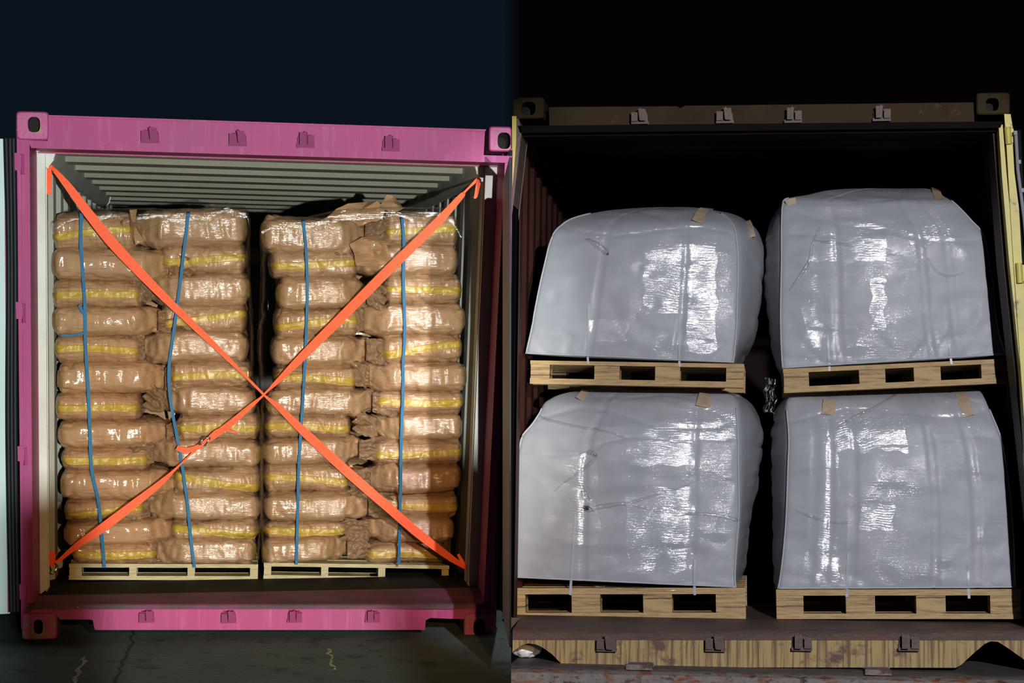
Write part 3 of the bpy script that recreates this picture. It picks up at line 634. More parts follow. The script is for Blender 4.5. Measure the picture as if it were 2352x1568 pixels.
def build_sacks():
    k = 0
    for (st, col), (first, rows) in COLS.items():
        for i, (x0, x1, y0, y1, tilt) in enumerate(rows):
            typ = (first if i % 2 == 0 else ('P' if first == 'T' else 'T')); k += 1
            d = .65 + (.0 if typ == 'P' else .02) + random.Random(k*7).uniform(-.015, .015)
            gx = 14 if typ == 'T' else 8; gl_, gr_ = (0, gx) if col == 'left' else (gx, 0)
            a, b = P(ML, x0-gl_, y1+5, d), P(ML, x1+gr_, y0-5, d)
            w, h = b.x-a.x, b.z-a.z; dep = .46 if typ == 'P' else .60
            ear = (1 if col == 'left' else -1)
            kind = 'plain' if typ == 'P' else 'tape'
            S = sack_fn(w, dep, h, kind, ear, 100+k)
            bm = sack_mesh(S)
            wrap = not (st == 'left' and (col == 'left'))
            base = Vector(((a.x+b.x)/2, d, a.z))
            me_off = Vector((0, 0, 0))
            o = bm_obj('kraft_sack', bm, M_['kraft_wrap'] if wrap else M_['kraft'], None, smooth=True)
            o.matrix_world = ML @ Matrix.Translation(base) @ Matrix.Rotation(math.radians(random.Random(k).uniform(-.8,.8)), 4, 'Y')
            desc = 'kraft paper sack with a yellow tape seam' if typ == 'T' else 'plain long kraft paper sack'
            tag(o, f'{desc}, {ORD[i]} layer, {col} column, {st} stack', 'sack', 'kraft sacks stacked in the magenta container')
            if typ == 'T':
                tb = bmesh.new(); n = 50; rr = []
                tw = .036
                tz = tilt*(b.x-a.x)/max(1,(x1-x0))
                lo, hi = (-.97, .93) if col == 'left' else (-.93, .97)
                for j in range(n+1):
                    v = lo+(hi-lo)*j/n; zc = -tz*v/2 - .004
                    row = []
                    for q in range(7):
                        off = zc + tw*(q/6-.5)
                        # find u whose height is h/2+off on the front half
                        s_ = max(-.985, min(.985, off/(h/2)*1.25)); su = math.copysign(abs(s_)**(1/.60), s_)
                        u = PI - math.asin(max(-1,min(1,su)))
                        row.append(tb.verts.new(S(v, u, .009 + .0012*math.sin(q/6*PI))))
                    rr.append(row)
                for j in range(n):
                    for q in range(6): tb.faces.new((rr[j][q], rr[j][q+1], rr[j+1][q+1], rr[j+1][q]))
                g = bmesh.ops.solidify(tb, geom=list(tb.faces), thickness=.0015)
                bm_obj('closing_tape', tb, M_['tape'], o, smooth=True)
            elif i % 3 != 1:
                # the tape of the far mouth shows as a tab at the outer end
                tb = bmesh.new(); rr = []; vo = -ear
                for j in range(6):
                    v = vo*(.985-.010*j); rr.append([tb.verts.new(S(v, PI + .55 - .22*q, .006)) for q in range(6)])
                for j in range(5):
                    for q in range(5): tb.faces.new((rr[j][q], rr[j][q+1], rr[j+1][q+1], rr[j+1][q]))
                bmesh.ops.solidify(tb, geom=list(tb.faces), thickness=.002)
                bm_obj('tape_tab', tb, M_['tape'], o, smooth=True)
            # film drawn tight across the front of the wrapped sacks, in fine ripples
            zone = {('left','right'): (430,575), ('right','left'): (690,880), ('right','right'): (805,985)}.get((st, col))
            if zone and (st, col, i) != ('left','right',0):
                v0 = max(-.97, 2*(zone[0]-x0)/(x1-x0)-1); v1 = min(.97, 2*(zone[1]-x0)/(x1-x0)-1)
                dens = {('left','right'): (.30,.42,.46)[i//5], ('right','left'): .30, ('right','right'): .52}[(st, col)]
                fb = bmesh.new(); nr, nc = 90, 36; rr = []; rv = random.Random(k*3)
                tl_ = rv.uniform(-.15,.15)
                for j in range(nr+1):
                    u = PI+.95-1.9*j/nr; row = []
                    for q in range(nc+1):
                        v = v0+(v1-v0)*q/nc + .03*noise.noise(Vector((j*.3, k, q*.0)))
                        v = max(-.985, min(.985, v)); z_ = j/nr*h
                        env = max(0.0, min(1.0, (noise.noise(Vector((v*w*4, z_*7, k*2.2)))+dens)*2.2)) * math.sin(PI*min(1,max(0,q/nc)))**.3
                        rip = math.sin((z_+tl_*v*w)*2*PI/.0115 + 5*noise.noise(Vector((v*w*9, z_*12, k))))
                        row.append(fb.verts.new(S(v, u, .012 + .0011*env*rip)))
                    rr.append(row)
                for j in range(nr):
                    for q in range(nc): fb.faces.new((rr[j][q], rr[j][q+1], rr[j+1][q+1], rr[j+1][q]))
                bm_obj('stretch_film', fb, M_['film_tight'] if zone[0] == 805 else M_['film_sack'], o, smooth=True, recalc=False)
            if typ == 'P':
                # folded paper ear at the gathered end
                rnd = random.Random(k*13); eb = bmesh.new(); n = 14; rows_ = []
                x_in = ear*w/2*.86; L_ = rnd.uniform(.09,.15); droop = rnd.uniform(-.05,.05); nq = 18
                tri = lambda q_: abs((q_ % 1.0)*2-1)-.5
                for j in range(n+1):
                    t = j/n; row = []
                    for q in range(nq+1):
                        s2 = q/nq-.5
                        zz = h/2 + s2*h*(.62+.45*t-.30*t*t) + droop*t*t + .012*noise.noise(Vector((t*6, s2*4, k*1.7)))
                        yy = .060 + .040*tri(s2*(1.1+.5*(k%3))+k*.37)*(.2+t*.9) + .030*noise.noise(Vector((t*5, s2*6, k*3.1)))
                        xx = x_in + ear*t*L_*(1-.30*tri(s2*3+k*.7))
                        row.append(eb.verts.new((xx, yy, zz)))
                    rows_.append(row)
                for j in range(n):
                    for q in range(nq): eb.faces.new((rows_[j][q], rows_[j][q+1], rows_[j+1][q+1], rows_[j+1][q]))
                bmesh.ops.solidify(eb, geom=list(eb.faces), thickness=.0025)
                bm_obj('folded_end', eb, M_['kraft_wrap'] if wrap else M_['kraft'], o, smooth=True)
build_sacks()
# the next row of sacks, seen dark through the gaps
def back_row():
    src = None
    for st, (x0, x1) in (('left', (150,570)), ('right', (625,1050))):
        for i in range(12):
            y1 = 1296-i*62; d = 1.30; a, b = P(ML, x0, y1, d), P(ML, x1, y1-66, d)
            if src is None:
                S = sack_fn(b.x-a.x, .45, b.z-a.z, 'tape', 0, 999); src = bm_obj('kraft_sack', sack_mesh(S, 32, 50), M_['kraft'], None, smooth=True); o = src
            else: o = src.copy(); C.objects.link(o)
            o.matrix_world = ML @ Matrix.Translation(Vector(((a.x+b.x)/2, d, a.z)))
            tag(o, f'shaded kraft sack of the row behind the {st} stack, {ORD[::-1][i]} layer' , 'sack', 'kraft sacks in the row behind')
back_row()

# stretch film hugging the edges and tops of the two stacks, blue strapping, orange lashing
def film_over_top(pts, d0, dep, label):
    """film drawn over the top of a stack: front edge given in pixels, runs back over the sacks and hangs a little at the front"""
    pp = [P(ML, x, y, d0) for x, y in cat_rom(pts, 8)]; bm = bmesh.new(); rows = []
    for i, p in enumerate(pp):
        row = []
        for (dy, dz) in ((-.018,-.055),(-.020,-.03),(-.012,-.012),(0,0),(.04,.006),(.12,.004),(.25,-.002),(dep,-.01)):
            q = Vector((p.x, p.y+dy, p.z+dz)); q += Vector((.004,.005,.006))*noise.noise(Vector((p.x*14, dy*16, 3)))
            if dz == -.055: q.z += .03*noise.noise(Vector((p.x*9, 7, 3)))
            row.append(bm.verts.new(q))
        rows.append(row)
    for i in range(len(rows)-1):
        for k in range(7): bm.faces.new((rows[i][k], rows[i][k+1], rows[i+1][k+1], rows[i+1][k]))
    base = Vector((pp[len(pp)//2].x, d0, pp[len(pp)//2].z-.05))
    o = bm_obj('stretch_film', bm, M_['film'], M=ML, base=base, smooth=True, recalc=False); tag(o, label, 'stretch film', 'stretch film over the kraft sacks'); return o
film_over_top([(116,512),(150,492),(205,481),(300,479),(420,481),(480,476),(520,466),(540,474),(566,478),(572,500)], .66, .5, 'clear stretch film drawn over the top of the left kraft sack stack')
film_over_top([(600,520),(640,501),(700,500),(780,483),(850,480),(900,476),(950,478),(1010,478),(1040,492),(1060,520)], .66, .5, 'clear stretch film drawn over the top of the right kraft sack stack')
def film_side(xl, label, sgn):
    """film hanging loosely down one flank of a stack"""
    bm = bmesh.new(); rows = []; n = 90
    ctr = cat_rom(xl, 12)
    for i, (x, y) in enumerate(ctr):
        p = P(ML, x, y, .70); row = []
        for k, (dx, dy) in enumerate(((-.035,-.055),(-.012,-.050),(0,-.02),(.004,.05),(.004,.2),(.0,.4))):
            w_ = noise.noise(Vector((i*.35, k*.9, sgn*3)))*.008
            row.append(bm.verts.new((p.x+sgn*dx+w_, p.y+dy+w_, p.z)))
        rows.append(row)
    for i in range(len(rows)-1):
        for k in range(5): bm.faces.new((rows[i][k], rows[i][k+1], rows[i+1][k+1], rows[i+1][k]))
    p = P(ML, *xl[-1], .70)
    o = bm_obj('stretch_film', bm, M_['film'], M=ML, base=p, smooth=True, recalc=False); tag(o, label, 'stretch film', 'stretch film over the kraft sacks')
film_side([(574,500),(573,620),(580,740),(583,860),(600,980),(604,1120),(601,1200),(592,1295)], 'loose clear film down the right flank of the left sack stack', 1)
film_side([(598,520),(602,600),(600,700),(594,800),(600,900),(600,1000),(598,1150),(604,1292)], 'loose clear film down the left flank of the right sack stack', -1)
# raised paper flaps on top of the right stack
def flap(pts, d, label, seed):
    bm = bmesh.new(); a = [P(ML, x, y, d) for x, y in pts]; c = sum(a, Vector())/len(a)
    n = len(a); vs_ = [bm.verts.new(p + Vector((0, .03*math.sin(i*2.1+seed), 0))) for i, p in enumerate(a)]
    cc = bm.verts.new(c+Vector((0,-.035,0)))
    for i in range(n): bm.faces.new((vs_[i], vs_[(i+1)%n], cc))
    bmesh.ops.subdivide_edges(bm, edges=bm.edges, cuts=5, use_grid_fill=True)
    for v in bm.verts:
        q = v.co*9+Vector((seed,0,0)); v.co.y += .050*abs(noise.noise(q)) + .018*noise.noise(q*2.3); v.co.x += .010*noise.noise(q*1.7+Vector((9,0,0)))
    bmesh.ops.solidify(bm, geom=list(bm.faces), thickness=.003)
    o = bm_obj('paper_flap', bm, M_['kraft'], M=ML, base=Vector((c.x, d, min(p.z for p in a))), smooth=True, autos=22); tag(o, label, 'paper flap')
flap([(872,474),(888,447),(905,450),(918,462),(925,478),(900,490)], .72, 'upright torn kraft paper flap on top of the right sack stack', 1)
flap([(740,510),(770,482),(800,468),(845,464),(868,462),(885,478),(880,510),(810,520)], .74, 'wide folded kraft paper flap behind the top left sack of the right stack', 2)
flap([(806,560),(830,545),(870,540),(885,560),(905,600),(870,612),(820,608)], .62, 'crumpled kraft paper flap hanging between the two columns of the right stack', 3)
flap([(297,482),(313,480),(305,500),(330,552),(312,562),(300,530)], .63, 'narrow upright kraft paper fold between the two top sacks of the left stack', 4)

def strap(pts, wpx, d, m, name, label, cat, group, wave=True):
    pp = cat_rom(pts, 6); Q = []
    for i, (x, y) in enumerate(pp):
        Q.append(P(ML, x, y, d + (.010*noise.noise(Vector((x*.02, y*.02, 1))) if wave else 0)))
    s = abs(P(ML, pts[0][0]+100, pts[0][1], d).x-P(ML, pts[0][0], pts[0][1], d).x)/100
    top = Q[0] + Vector((0, .12, .012)); Q = [top, Q[0]+Vector((0,.03,.010))]+Q
    bm = bmesh.new(); ribbon(bm, Q, wpx*s)
    o = bm_obj(name, bm, m, M=ML, base=Q[-1], smooth=True, autos=30); return tag(o, label, cat, group)
G = 'blue strapping bands round the sack stacks'
a = strap([(187,490),(186,560),(190,620),(195,700),(197,800),(203,900),(207,1000),(211,1080),(226,1150),(234,1230),(240,1303)], 7.5, .612, M_['blue'], 'strapping_band', 'blue strapping band down the left column of the left sack stack', 'strap', G)
strap([(433,490),(421,590),(409,690),(398,770),(388,850),(392,920),(406,1000),(420,1080),(430,1150),(440,1250),(447,1303)], 7, .612, M_['blue'], 'strapping_band', 'blue strapping band down the right column of the left sack stack', 'strap', G)
strap([(697,508),(703,570),(706,650),(705,720),(702,800),(697,900),(692,980),(686,1080),(684,1180),(681,1296)], 6.5, .612, M_['blue'], 'strapping_band', 'blue strapping band down the left column of the right sack stack', 'strap', G)
strap([(924,502),(928,560),(927,650),(930,760),(926,840),(926,900),(922,1000),(921,1075),(919,1180),(916,1296)], 6.5, .612, M_['blue'], 'strapping_band', 'blue strapping band down the right column of the right sack stack', 'strap', G)
def knot(parent, pts, w_, d):
    bm = bmesh.new(); Q = [ML.inverted() @ (ML @ P(ML, x, y, d)) for x, y in cat_rom(pts, 6)]
    s = .0023; ribbon(bm, Q, w_*s)
    inv = parent.matrix_world.inverted() @ ML
    bmesh.ops.translate(bm, verts=bm.verts, vec=-(ML.inverted() @ parent.matrix_world.translation))
    bm_obj('strap_tail', bm, M_['blue'], parent, smooth=True, autos=30)
knot(a, [(182,700),(187,712),(194,722),(200,724)], 6, .600)
knot(a, [(140,769),(160,770),(178,768),(192,764)], 5, .604)

def lashing(spec, label):
    """orange webbing through (x, y, width px, depth)"""
    pp = cat_rom(spec, 8); Q = []; W = []; s = .00222
    for (x, y, wd, d) in pp: Q.append(P(ML, x, y, d)); W.append(max(.008, wd*s*.80))
    bm = bmesh.new(); ribbon(bm, Q, W, th=.003)
    base = Q[-1].copy(); o = bm_obj('lashing_strap', bm, M_['orange'], M=ML, base=base, smooth=True, autos=30)
    return tag(o, label, 'lashing strap', 'orange lashing straps crossed in front of the sacks'), base
def webbing(parent, base, spec, name='strap_tail'):
    pp = cat_rom(spec, 6); Q = []; W = []
    for (x, y, wd, d) in pp: Q.append(P(ML, x, y, d)-base); W.append(max(.004, wd*.00222))
    bm = bmesh.new(); ribbon(bm, Q, W, th=.003); return bm_obj(name, bm, M_['orange'], parent, smooth=True, autos=30)
s1, b1 = lashing([(110,374,9,.40),(118,383,8,.40),(130,396,13,.42),(160,432,22,.45),(205,492,27,.48),(262,562,30,.50),(350,655,25,.53),(430,733,20,.55),(500,800,16,.57),(560,860,8,.58),(600,900,7,.585),(612,912,7,.585),(640,935,16,.58),(700,993,25,.57),(800,1085,28,.55),(900,1172,27,.52),(965,1228,26,.50),(1030,1277,20,.46),(1068,1302,11,.42),(1088,1313,8,.40)],
    'orange lashing strap from the upper left to the lower right of the magenta opening')
webbing(s1, b1, [(110,378,8,.39),(113,395,11,.385),(112,420,12,.38),(112,446,11,.38)])
webbing(s1, b1, [(1074,1303,5,.42),(1062,1290,8,.43),(1052,1272,6,.44)])
s2, b2 = lashing([(1105,402,11,.40),(1092,416,8,.41),(1068,440,6,.42),(1058,452,16,.43),(1000,515,25,.47),(900,612,28,.51),(800,713,28,.54),(700,813,25,.56),(645,868,15,.57),(612,900,6,.575),(600,912,6,.575),(575,933,13,.57),(535,968,18,.56),(495,998,18,.56),(462,1022,10,.56),(432,1049,4,.56),(402,1078,7,.55),(365,1112,17,.53),(300,1163,24,.51),(235,1212,25,.49),(180,1250,18,.46),(140,1283,10,.43),(118,1299,8,.40)],
    'orange lashing strap from the upper right to the lower left of the magenta opening')
webbing(s2, b2, [(1104,404,9,.40),(1098,425,10,.39),(1093,450,8,.385),(1088,454,4,.385)])
webbing(s2, b2, [(116,1300,8,.39),(121,1285,12,.385),(119,1266,14,.38)])
webbing(s2, b2, [(466,1021,11,.55),(440,1032,12,.545),(420,1033,12,.545),(406,1027,11,.54)])
webbing(s2, b2, [(482,1004,8,.55),(500,990,10,.55),(520,987,6,.545),(546,993,4,.54)])
bm = bmesh.new()
c = P(ML, 470, 1013, .545) - b2
for q in (-1, 1):
    tube(bm, [c+Vector((.016*q-.012,0,-.020)), c+Vector((.016*q+.012,-.004,.020))], .004, 8)
tube(bm, [c+Vector((-.03,-.002,-.012)), c+Vector((.006,-.006,-.022))], .004, 8); tube(bm, [c+Vector((-.006,-.002,.020)), c+Vector((.03,-.006,.012))], .004, 8)
bm_obj('buckle', bm, M_['steel'], s2, smooth=True)

# ================================================================== bulk bags
def bulk_bag(levels, d0, depth, label, seams, seed, loops, straps, bottom_tilt=0.0, wr=1.0):
    """levels from the bottom up: (yL, yR, xL, xR, bulgeL, bulgeR, front inset)"""
    M = MR; lv = cat_rom(levels, 6); nf, ns, nb = 56, 20, 20; off = Vector((seed*7.3, seed*1.7, 0))
    bot = [P(M, levels[0][2], levels[0][0], d0), P(M, levels[0][3], levels[0][1], d0)]
    base = Vector(((bot[0].x+bot[1].x)/2, d0, min(bot[0].z, bot[1].z)))
    bm = bmesh.new(); rings = []; cl = []; cr = []
    N = len(lv)
    for li, (yl, yr, xl, xr, bl_, br_, ins) in enumerate(lv):
        a, b = P(M, xl, yl, d0), P(M, xr, yr, d0); qa, qb = P(M, bl_, yl, d0), P(M, br_, yr, d0)
        h = li/(N-1); ring = []
        yf = d0+ins; yb = d0+depth-ins*.8
        if yb < yf+.1: m_ = (yf+yb)/2; yf, yb = m_-.05, m_+.05
        belly = .055*math.sin(PI*min(1, h*1.05+.05))
        def wrk(p, amt=1.0):
            q = p*1.0+off
            v = .010*noise.noise(Vector((q.x*3, q.y*3, q.z*4))) + .006*noise.noise(Vector((q.x*9, q.y*9, q.z*13)))
            v -= .007*wr*max(0, 1-abs(noise.noise(Vector((q.x*1.6+q.z*1.2, 4, q.z*5.5))))*16)      # drawn folds
            v += .0022*math.sin(q.z*60+6*noise.noise(Vector((q.x*2, 1, q.z*3))))*.5
            return v*amt
        for k in range(nf):
            t = k/nf; p = a.lerp(b, t); y = yf - belly*math.sin(PI*t)**.7
            g = 0
            for s_ in seams: g += .010*math.exp(-((t-s_)/.006)**2)
            # pleats fanning out of the lower corners
            lowc = max(0, 1-h*3.0); g += .010*lowc*max(0, noise.noise(Vector((t*22+h*18*(1 if t<.5 else -1), seed, 0))))
            p = Vector((p.x, y+g, p.z)); p.y -= wrk(p); p.z += .4*wrk(p+Vector((3,0,0)))*min(1,h*6); ring.append(p)
        for k in range(ns):
            t = k/ns; p = Vector((b.x+(qb.x-b.x)*math.sin(PI*t*.9+.0)**.8, yf+(yb-yf)*t, b.z)); p.x += wrk(p)*1.5*math.sin(PI*t); ring.append(p)
        for k in range(nb):
            t = k/nb; p = b.lerp(a, t); ring.append(Vector((p.x, yb+belly*math.sin(PI*t), p.z)))
        for k in range(ns):
            t = 1-k/ns; p = Vector((a.x+(qa.x-a.x)*math.sin(PI*t*.9)**.8 if t < 1 else a.x, yf+(yb-yf)*t, a.z)); p.x -= wrk(p)*1.5*math.sin(PI*t); ring.append(p)
        cl.append(ring[0].copy()); cr.append(ring[nf].copy())
        rings.append([bm.verts.new(p) for p in ring])
    n = len(rings[0])
    for i in range(N-1):
        for k in range(n): bm.faces.new((rings[i][k], rings[i][(k+1)%n], rings[i+1][(k+1)%n], rings[i+1][k]))
    for R, s_ in ((rings[0], 1), (rings[-1], -1)):
        c_ = sum((v.co for v in R), Vector())/n; cv = bm.verts.new(c_+Vector((0,0,.004 if s_ < 0 else 0)))
        for k in range(n): bm.faces.new((R[k], R[(k+1)%n], cv))
    hem = [rings[0][k].co.copy() for k in range(nf+1)]
    tree = BVHTree.FromBMesh(bm)
    def on(px, py, lift=.004):
        d = d0
        for _ in range(4):
            p = P(M, px, py, d); h_ = tree.ray_cast(Vector((p.x, -2, p.z)), Vector((0, 1, 0)))
            if h_[0] is None: return P(M, px, py, d)
            d = h_[0].y-lift
        return P(M, px, py, d)
    o = bm_obj('bulk_bag', bm, M_['cloth'], M=M, base=base, smooth=True)
    tag(o, label, 'bulk bag', 'white bulk bags stacked on pallets')
    top = int(N*.74)
    def pipe(pts, r):
        b2_ = bmesh.new(); tube(b2_, [p-base+Vector((0,-.003,0)) for p in pts], r, 8); bm_obj('corner_piping', b2_, M_['piping'], o, smooth=True)
    pipe(cl[:top], .0045); pipe(cr[:top], .0045)
    b2_ = bmesh.new(); tube(b2_, [p-base+Vector((0,-.004,.004)) for p in hem], .005, 8); bm_obj('bottom_hem', b2_, M_['piping'], o, smooth=True)
    # lifting loops: beige webbing lying against the shoulders
    for (pts, wp, d) in loops:
        b2_ = bmesh.new(); Q = [on(x, y, .006) - base for x, y, dd in cat_rom(pts, 6)]
        ribbon(b2_, Q, wp*.0022, th=.006); bm_obj('lifting_loop', b2_, M_['loop'], o, smooth=True, autos=30)
    # ragged film tails under the hem
    for i, (pts, wp) in enumerate(straps):
        Q = [on(x, y, .003) if j < 16 else P(M, x, y, .485) for j, (x, y, d) in enumerate(cat_rom(pts, 5))]; b2_ = bmesh.new(); ribbon(b2_, Q, wp*.0022, th=.0015)
        t = bm_obj('strapping_band', b2_, M_['white_strap'], M=M, base=Q[-1], smooth=True, autos=30)
        side = 'left' if i == 0 else 'right'
        tag(t, f'{side} white strapping band tying the {label.split(" white")[0]} bag to its pallet', 'strap', 'white straps holding the bulk bags')
    return o, base, on
bags = []
bags.append(bulk_bag([
 (812,833,1208,1684,1206,1692,.0),(790,805,1213,1687,1211,1712,.0),(750,762,1222,1691,1218,1734,.0),(700,706,1231,1693,1227,1746,.0),(640,642,1243,1695,1238,1754,.0),(590,590,1254,1695,1248,1757,.01),
 (552,552,1263,1692,1257,1757,.03),(525,525,1275,1688,1268,1750,.06),(503,503,1296,1678,1288,1733,.11),(486,486,1327,1664,1320,1715,.17),(471,471,1372,1640,1368,1692,.24),(461,461,1420,1605,1415,1655,.31),(454,454,1465,1585,1460,1610,.38),(450,450,1510,1560,1508,1570,.44)],
 .50, .95, 'upper left white bulk bag with a domed top and beige lifting loops', [.30,.73], 1,
 [([(1625,478,0),(1618,486,0),(1610,496,0),(1602,510,0)],30,0),([(1714,508,0),(1720,520,0),(1726,545,0)],20,0)],
 [([(1353,700,.43),(1351,760,.44),(1350,812,.45),(1351,836,.485)],5),([(1562,710,.43),(1561,770,.44),(1560,822,.45),(1562,842,.485)],5)]))
bags.append(bulk_bag([
 (846,814,1798,2311,1796,2313,.0),(820,795,1796,2304,1782,2306,.0),(780,765,1794,2295,1773,2297,.0),(720,715,1793,2286,1766,2288,.0),(650,650,1794,2280,1758,2282,.0),(600,600,1795,2272,1756,2274,.0),
 (560,560,1795,2266,1757,2268,.01),(525,530,1795,2256,1758,2260,.03),(495,505,1796,2236,1768,2240,.06),(468,478,1798,2214,1785,2220,.09),(450,455,1806,2194,1800,2202,.13),(435,438,1858,2176,1852,2186,.2),(420,422,1905,2162,1900,2168,.28),(411,411,1960,2146,1950,2150,.36),(406,405,2040,2125,2035,2130,.43)],
 .50, .95, 'upper right white bulk bag, the tallest, with film glinting near its left shoulder', [.17,.27,.68,.8], 2,
 [([(1806,468,0),(1815,464,0),(1828,462,0)],16,0),([(2148,434,0),(2152,444,0),(2158,458,0)],20,0)],
 [([(1901,770,.44),(1903,810,.45),(1905,838,.46),(1905,852,.485)],5),([(2180,790,.44),(2182,812,.45),(2186,836,.485)],5)], wr=.8))
bags.append(bulk_bag([
 (1326,1349,1178,1690,1177.5,1694,.0),(1300,1315,1178,1688,1177.5,1706,.0),(1240,1250,1178,1692,1177.5,1716,.0),(1180,1185,1178,1697,1177.5,1725,.0),(1120,1120,1178,1697,1177.5,1738,.0),(1070,1070,1180,1696,1179,1747,.0),
 (1030,1030,1192,1696,1190,1750,.005),(1000,1000,1200,1695,1196,1752,.01),(975,975,1220,1694,1213,1750,.025),(950,950,1236,1692,1228,1742,.05),(925,925,1246,1688,1238,1725,.09),(908,908,1268,1680,1256,1705,.14),(896,896,1305,1660,1296,1680,.2),(890,890,1340,1640,1330,1655,.26)],
 .50, .95, 'lower left white bulk bag with a twisted film strand across its front', [.32,.80], 3,
 [([(1350,897,0),(1343,906,0),(1333,918,0)],26,0),([(1625,900,0),(1620,912,0),(1614,934,0)],34,0)],
 [([(1322,1180,.43),(1316,1270,.44),(1312,1330,.46),(1310,1366,.485)],6),([(1596,1285,.44),(1595,1340,.455),(1596,1366,.485)],6)], wr=1.0))
bags.append(bulk_bag([
 (1352,1349,1787,2333,1783,2335,.0),(1325,1325,1792,2331,1778,2333,.0),(1270,1270,1799,2330,1773,2332,.0),(1200,1200,1805,2326,1774,2328,.0),(1130,1130,1808,2320,1774,2322,.0),(1070,1070,1810,2312,1773,2314,.0),
 (1020,1020,1812,2304,1772,2307,.01),(985,985,1811,2293,1773,2297,.025),(960,960,1809,2284,1776,2288,.05),(935,935,1808,2275,1784,2280,.08),(915,913,1812,2268,1796,2272,.12),(903,897,1826,2262,1815,2266,.18),(898,888,1850,2250,1840,2255,.24)],
 .50, .95, 'lower right white bulk bag with two vertical seams, below the tilted pallet', [.13,.20,.30,.66,.74,.84], 4,
 [([(1906,918,0),(1904,932,0),(1902,952,0)],30,0),([(2206,902,0),(2214,922,0),(2226,955,0)],26,0)],
 [([(1948,1270,.44),(1946,1330,.455),(1945,1371,.485)],6),([(2224,1300,.44),(2224,1345,.455),(2226,1374,.485)],6)], wr=.8))
# twisted film strands and bunched film on the bags
def strand(bag, base, pts, r, seed=1):
    on = ONS[bag.name]
    b_ = bmesh.new(); pp = cat_rom(pts, 10); Q = []; R = []
    for i, (x, y, d, k) in enumerate(pp):
        p = on(x, y, .002)-base; w_ = noise.noise(Vector((i*.6, seed, 2)))*.004; Q.append(p+Vector((0,w_,w_))); R.append(r*1.9*k*(1+.5*noise.noise(Vector((i*.9, seed, 7)))))
    R[0] *= .12; R[1] *= .5; R[-1] *= .12; R[-2] *= .5
    tube(b_, Q, R, 9); bm_obj('film_strand', b_, M_['film'], bag, smooth=True)
ONS = {b[0].name: b[2] for b in bags}
o3, b3 = bags[2][:2]
strand(o3, b3, [(1332,1110,.445,.8),(1345,1135,.44,1.2),(1350,1160,.44,1.6),(1352,1168,.44,1.3),(1380,1163,.437,1),(1420,1157,.436,.8),(1450,1158,.436,.6),(1500,1172,.438,.35)], .007, 1)
strand(o3, b3, [(1440,1156,.436,.8),(1500,1138,.438,.5),(1560,1120,.442,.35),(1592,1108,.447,.25)], .006, 2)
strand(o3, b3, [(1500,1172,.438,.5),(1580,1178,.444,.6),(1640,1182,.452,.7),(1700,1195,.50,.8)], .006, 3)
strand(o3, b3, [(1232,952,.50,.5),(1262,965,.48,.7),(1320,978,.455,.6),(1400,992,.44,.5),(1440,1008,.44,.35)], .006, 4)
strand(o3, b3, [(1330,1045,.447,.6),(1352,1038,.445,1.0),(1368,1045,.442,.9),(1360,1060,.444,.8),(1330,1085,.447,.7),(1300,1105,.452,.5),(1270,1130,.46,.3)], .006, 5)
strand(o3, b3, [(1360,1345,.45,.8),(1450,1352,.45,.7),(1560,1357,.46,.6)], .006, 6)
o4, b4 = bags[3][:2]
strand(o4, b4, [(1920,985,.455,.4),(1960,960,.455,.8),(2010,935,.46,.8),(2060,905,.48,.6)], .006, 7)
strand(o4, b4, [(1827,1172,.475,.3),(1870,1188,.462,.8),(1920,1200,.453,.6),(1960,1199,.447,.4)], .005, 8)
o2_, b2b = bags[1][:2]
strand(o2_, b2b, [(1812,668,.475,.3),(1840,630,.465,.8),(1860,595,.46,.9),(1866,560,.46,.6),(1885,520,.465,.4)], .006, 9)
strand(o2_, b2b, [(1870,552,.46,.5),(1930,560,.453,.8),(1990,568,.448,.6),(2050,575,.444,.4)], .005, 10)
strand(o2_, b2b, [(2130,590,.445,.3),(2150,622,.445,.7),(2180,634,.445,.8),(2215,625,.45,.3)], .004, 12)
o1_, b1b = bags[0][:2]
strand(o1_, b1b, [(1345,548,.475,.5),(1368,560,.465,1.2),(1392,578,.46,1.4),(1396,584,.46,.5)], .006, 11)
# layers of stretch film lying on the bags in fine ripples; outline boxes in pixels
def film_layer(i, x0, x1, y0, y1, slant=0.0, seed=0, amp=.0013, wl=.0125):
    bag, base, on = bags[i]; bm = bmesh.new(); rows = []
    nr = int((y1-y0)/1.0); nc = max(10, int((x1-x0)/5))
    for j in range(nr+1):
        y = y0+(y1-y0)*j/nr; row = []
        for q in range(nc+1):
            t = q/nc; x = x0+(x1-x0)*t + (5+9*abs(t-.5))*noise.noise(Vector((t*3, y*.035, seed+.5))); p = on(x, y + 10*noise.noise(Vector((x*.03, seed, 3))), .006)-base
            ed = math.sin(PI*min(1, max(0, j/nr)))**.5*math.sin(PI*min(1, max(0, t)))**.5
            env = max(0.0, min(1.0, (noise.noise(Vector((x*.011, y*.020, seed)))+.35)*2.0))*ed
            rip = math.sin((p.z + slant*p.x)*2*PI/wl + 7*noise.noise(Vector((p.x*9, p.z*16, seed))))
            row.append(bm.verts.new(p + Vector((0, -.001-amp*env*rip, 0))))
        rows.append(row)
    for j in range(nr):
        for q in range(nc): bm.faces.new((rows[j][q], rows[j+1][q], rows[j+1][q+1], rows[j][q+1]))
    bm_obj('stretch_film', bm, M_['film_sheet'], bag, smooth=True, recalc=False)
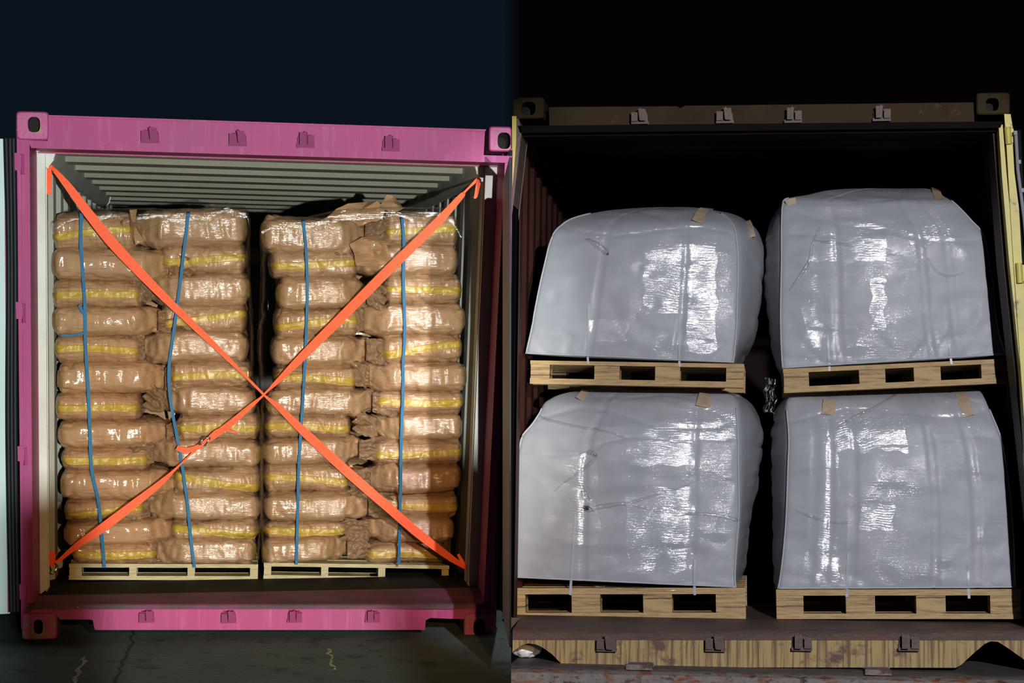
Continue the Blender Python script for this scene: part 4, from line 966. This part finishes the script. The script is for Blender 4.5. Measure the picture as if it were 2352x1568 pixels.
for a_ in ((0,1580,1645,508,812,0,1),(0,1440,1600,485,540,.2,2),(0,1352,1440,735,785,.05,3),(0,1330,1440,515,560,-.3,4),(0,1480,1590,560,720,.1,5),
           (1,1850,2035,500,600,.08,6),(1,1848,1890,615,800,-.2,7),(1,1910,2060,462,500,0,8),(1,2090,2190,470,560,.3,9),(1,2000,2035,640,760,0,10),
           (2,1440,1594,925,1068,.06,11),(2,1440,1592,1120,1310,-.15,12),(2,1245,1375,1040,1250,.2,13),(2,1400,1700,900,960,0,14),(2,1560,1700,905,1010,.3,15),
           (3,1900,2080,930,1035,-.35,16),(3,1876,1925,1030,1340,0,17),(3,1976,2052,1160,1218,.1,18),(3,1800,2060,905,950,0,19),(3,2150,2250,905,985,.2,20)): film_layer(*a_)
# loose black-backed film caught between the two columns
def gap_film():
    bm = bmesh.new(); rows = []
    for i in range(26):
        y = 868+i*3.2; p = P(MR, 1768+3*math.sin(i*.5), y, .62); row = []
        for k in range(7):
            row.append(bm.verts.new(p+Vector((-.028+.010*k, .010*math.sin(k*2+i*.4), .004*math.sin(k+i)))))
        rows.append(row)
    for i in range(25):
        for k in range(6): bm.faces.new((rows[i][k], rows[i][k+1], rows[i+1][k+1], rows[i+1][k]))
    o = bm_obj('loose_film', bm, M_['film'], M=MR, base=P(MR, 1768, 948, .62), smooth=True, recalc=False)
    tag(o, 'crumpled loose film tail hanging in the gap between the bulk bag stacks', 'stretch film')
gap_film()

# unseen posts added behind the viewer to shade the magenta container's lower corners
def shadow_post(x0, x1, h, label):
    g = -ML.to_3x3().col[1].z; r = (x1-x0)/2; bm = bmesh.new(); n = 24
    base = Vector(((x0+x1)/2, -9.25, -.30)); prof = [(r*1.5,0),(r*1.5,.02),(r,.03),(r,h+.30-.03),(r*.8,h+.30-.008),(r*.3,h+.30),(.001,h+.30)]
    rings = [[bm.verts.new((q*math.cos(2*PI*k/n), q*math.sin(2*PI*k/n), z)) for k in range(n)] for q, z in prof]
    for i in range(len(rings)-1):
        for k in range(n): bm.faces.new((rings[i][k], rings[i][(k+1)%n], rings[i+1][(k+1)%n], rings[i+1][k]))
    bm.faces.new(rings[0])
    bmesh.ops.recalc_face_normals(bm, faces=bm.faces); me = bpy.data.meshes.new('shadow_post'); bm.to_mesh(me); bm.free(); me.materials.append(M_['yellow'])
    me.polygons.foreach_set('use_smooth', [True]*len(me.polygons)); me.set_sharp_from_angle(angle=.6)
    o = bpy.data.objects.new('shadow_post', me); C.objects.link(o); o.location = base; tag(o, label, 'shadow_post', 'unseen posts added to cast shadows')
shadow_post(.44, .53, .945, 'yellow post outside the view, added to cast a shadow on the lower left of the magenta container')
shadow_post(.81, .935, .985, 'yellow post outside the view, added to cast a shadow on the lower right of the magenta container')
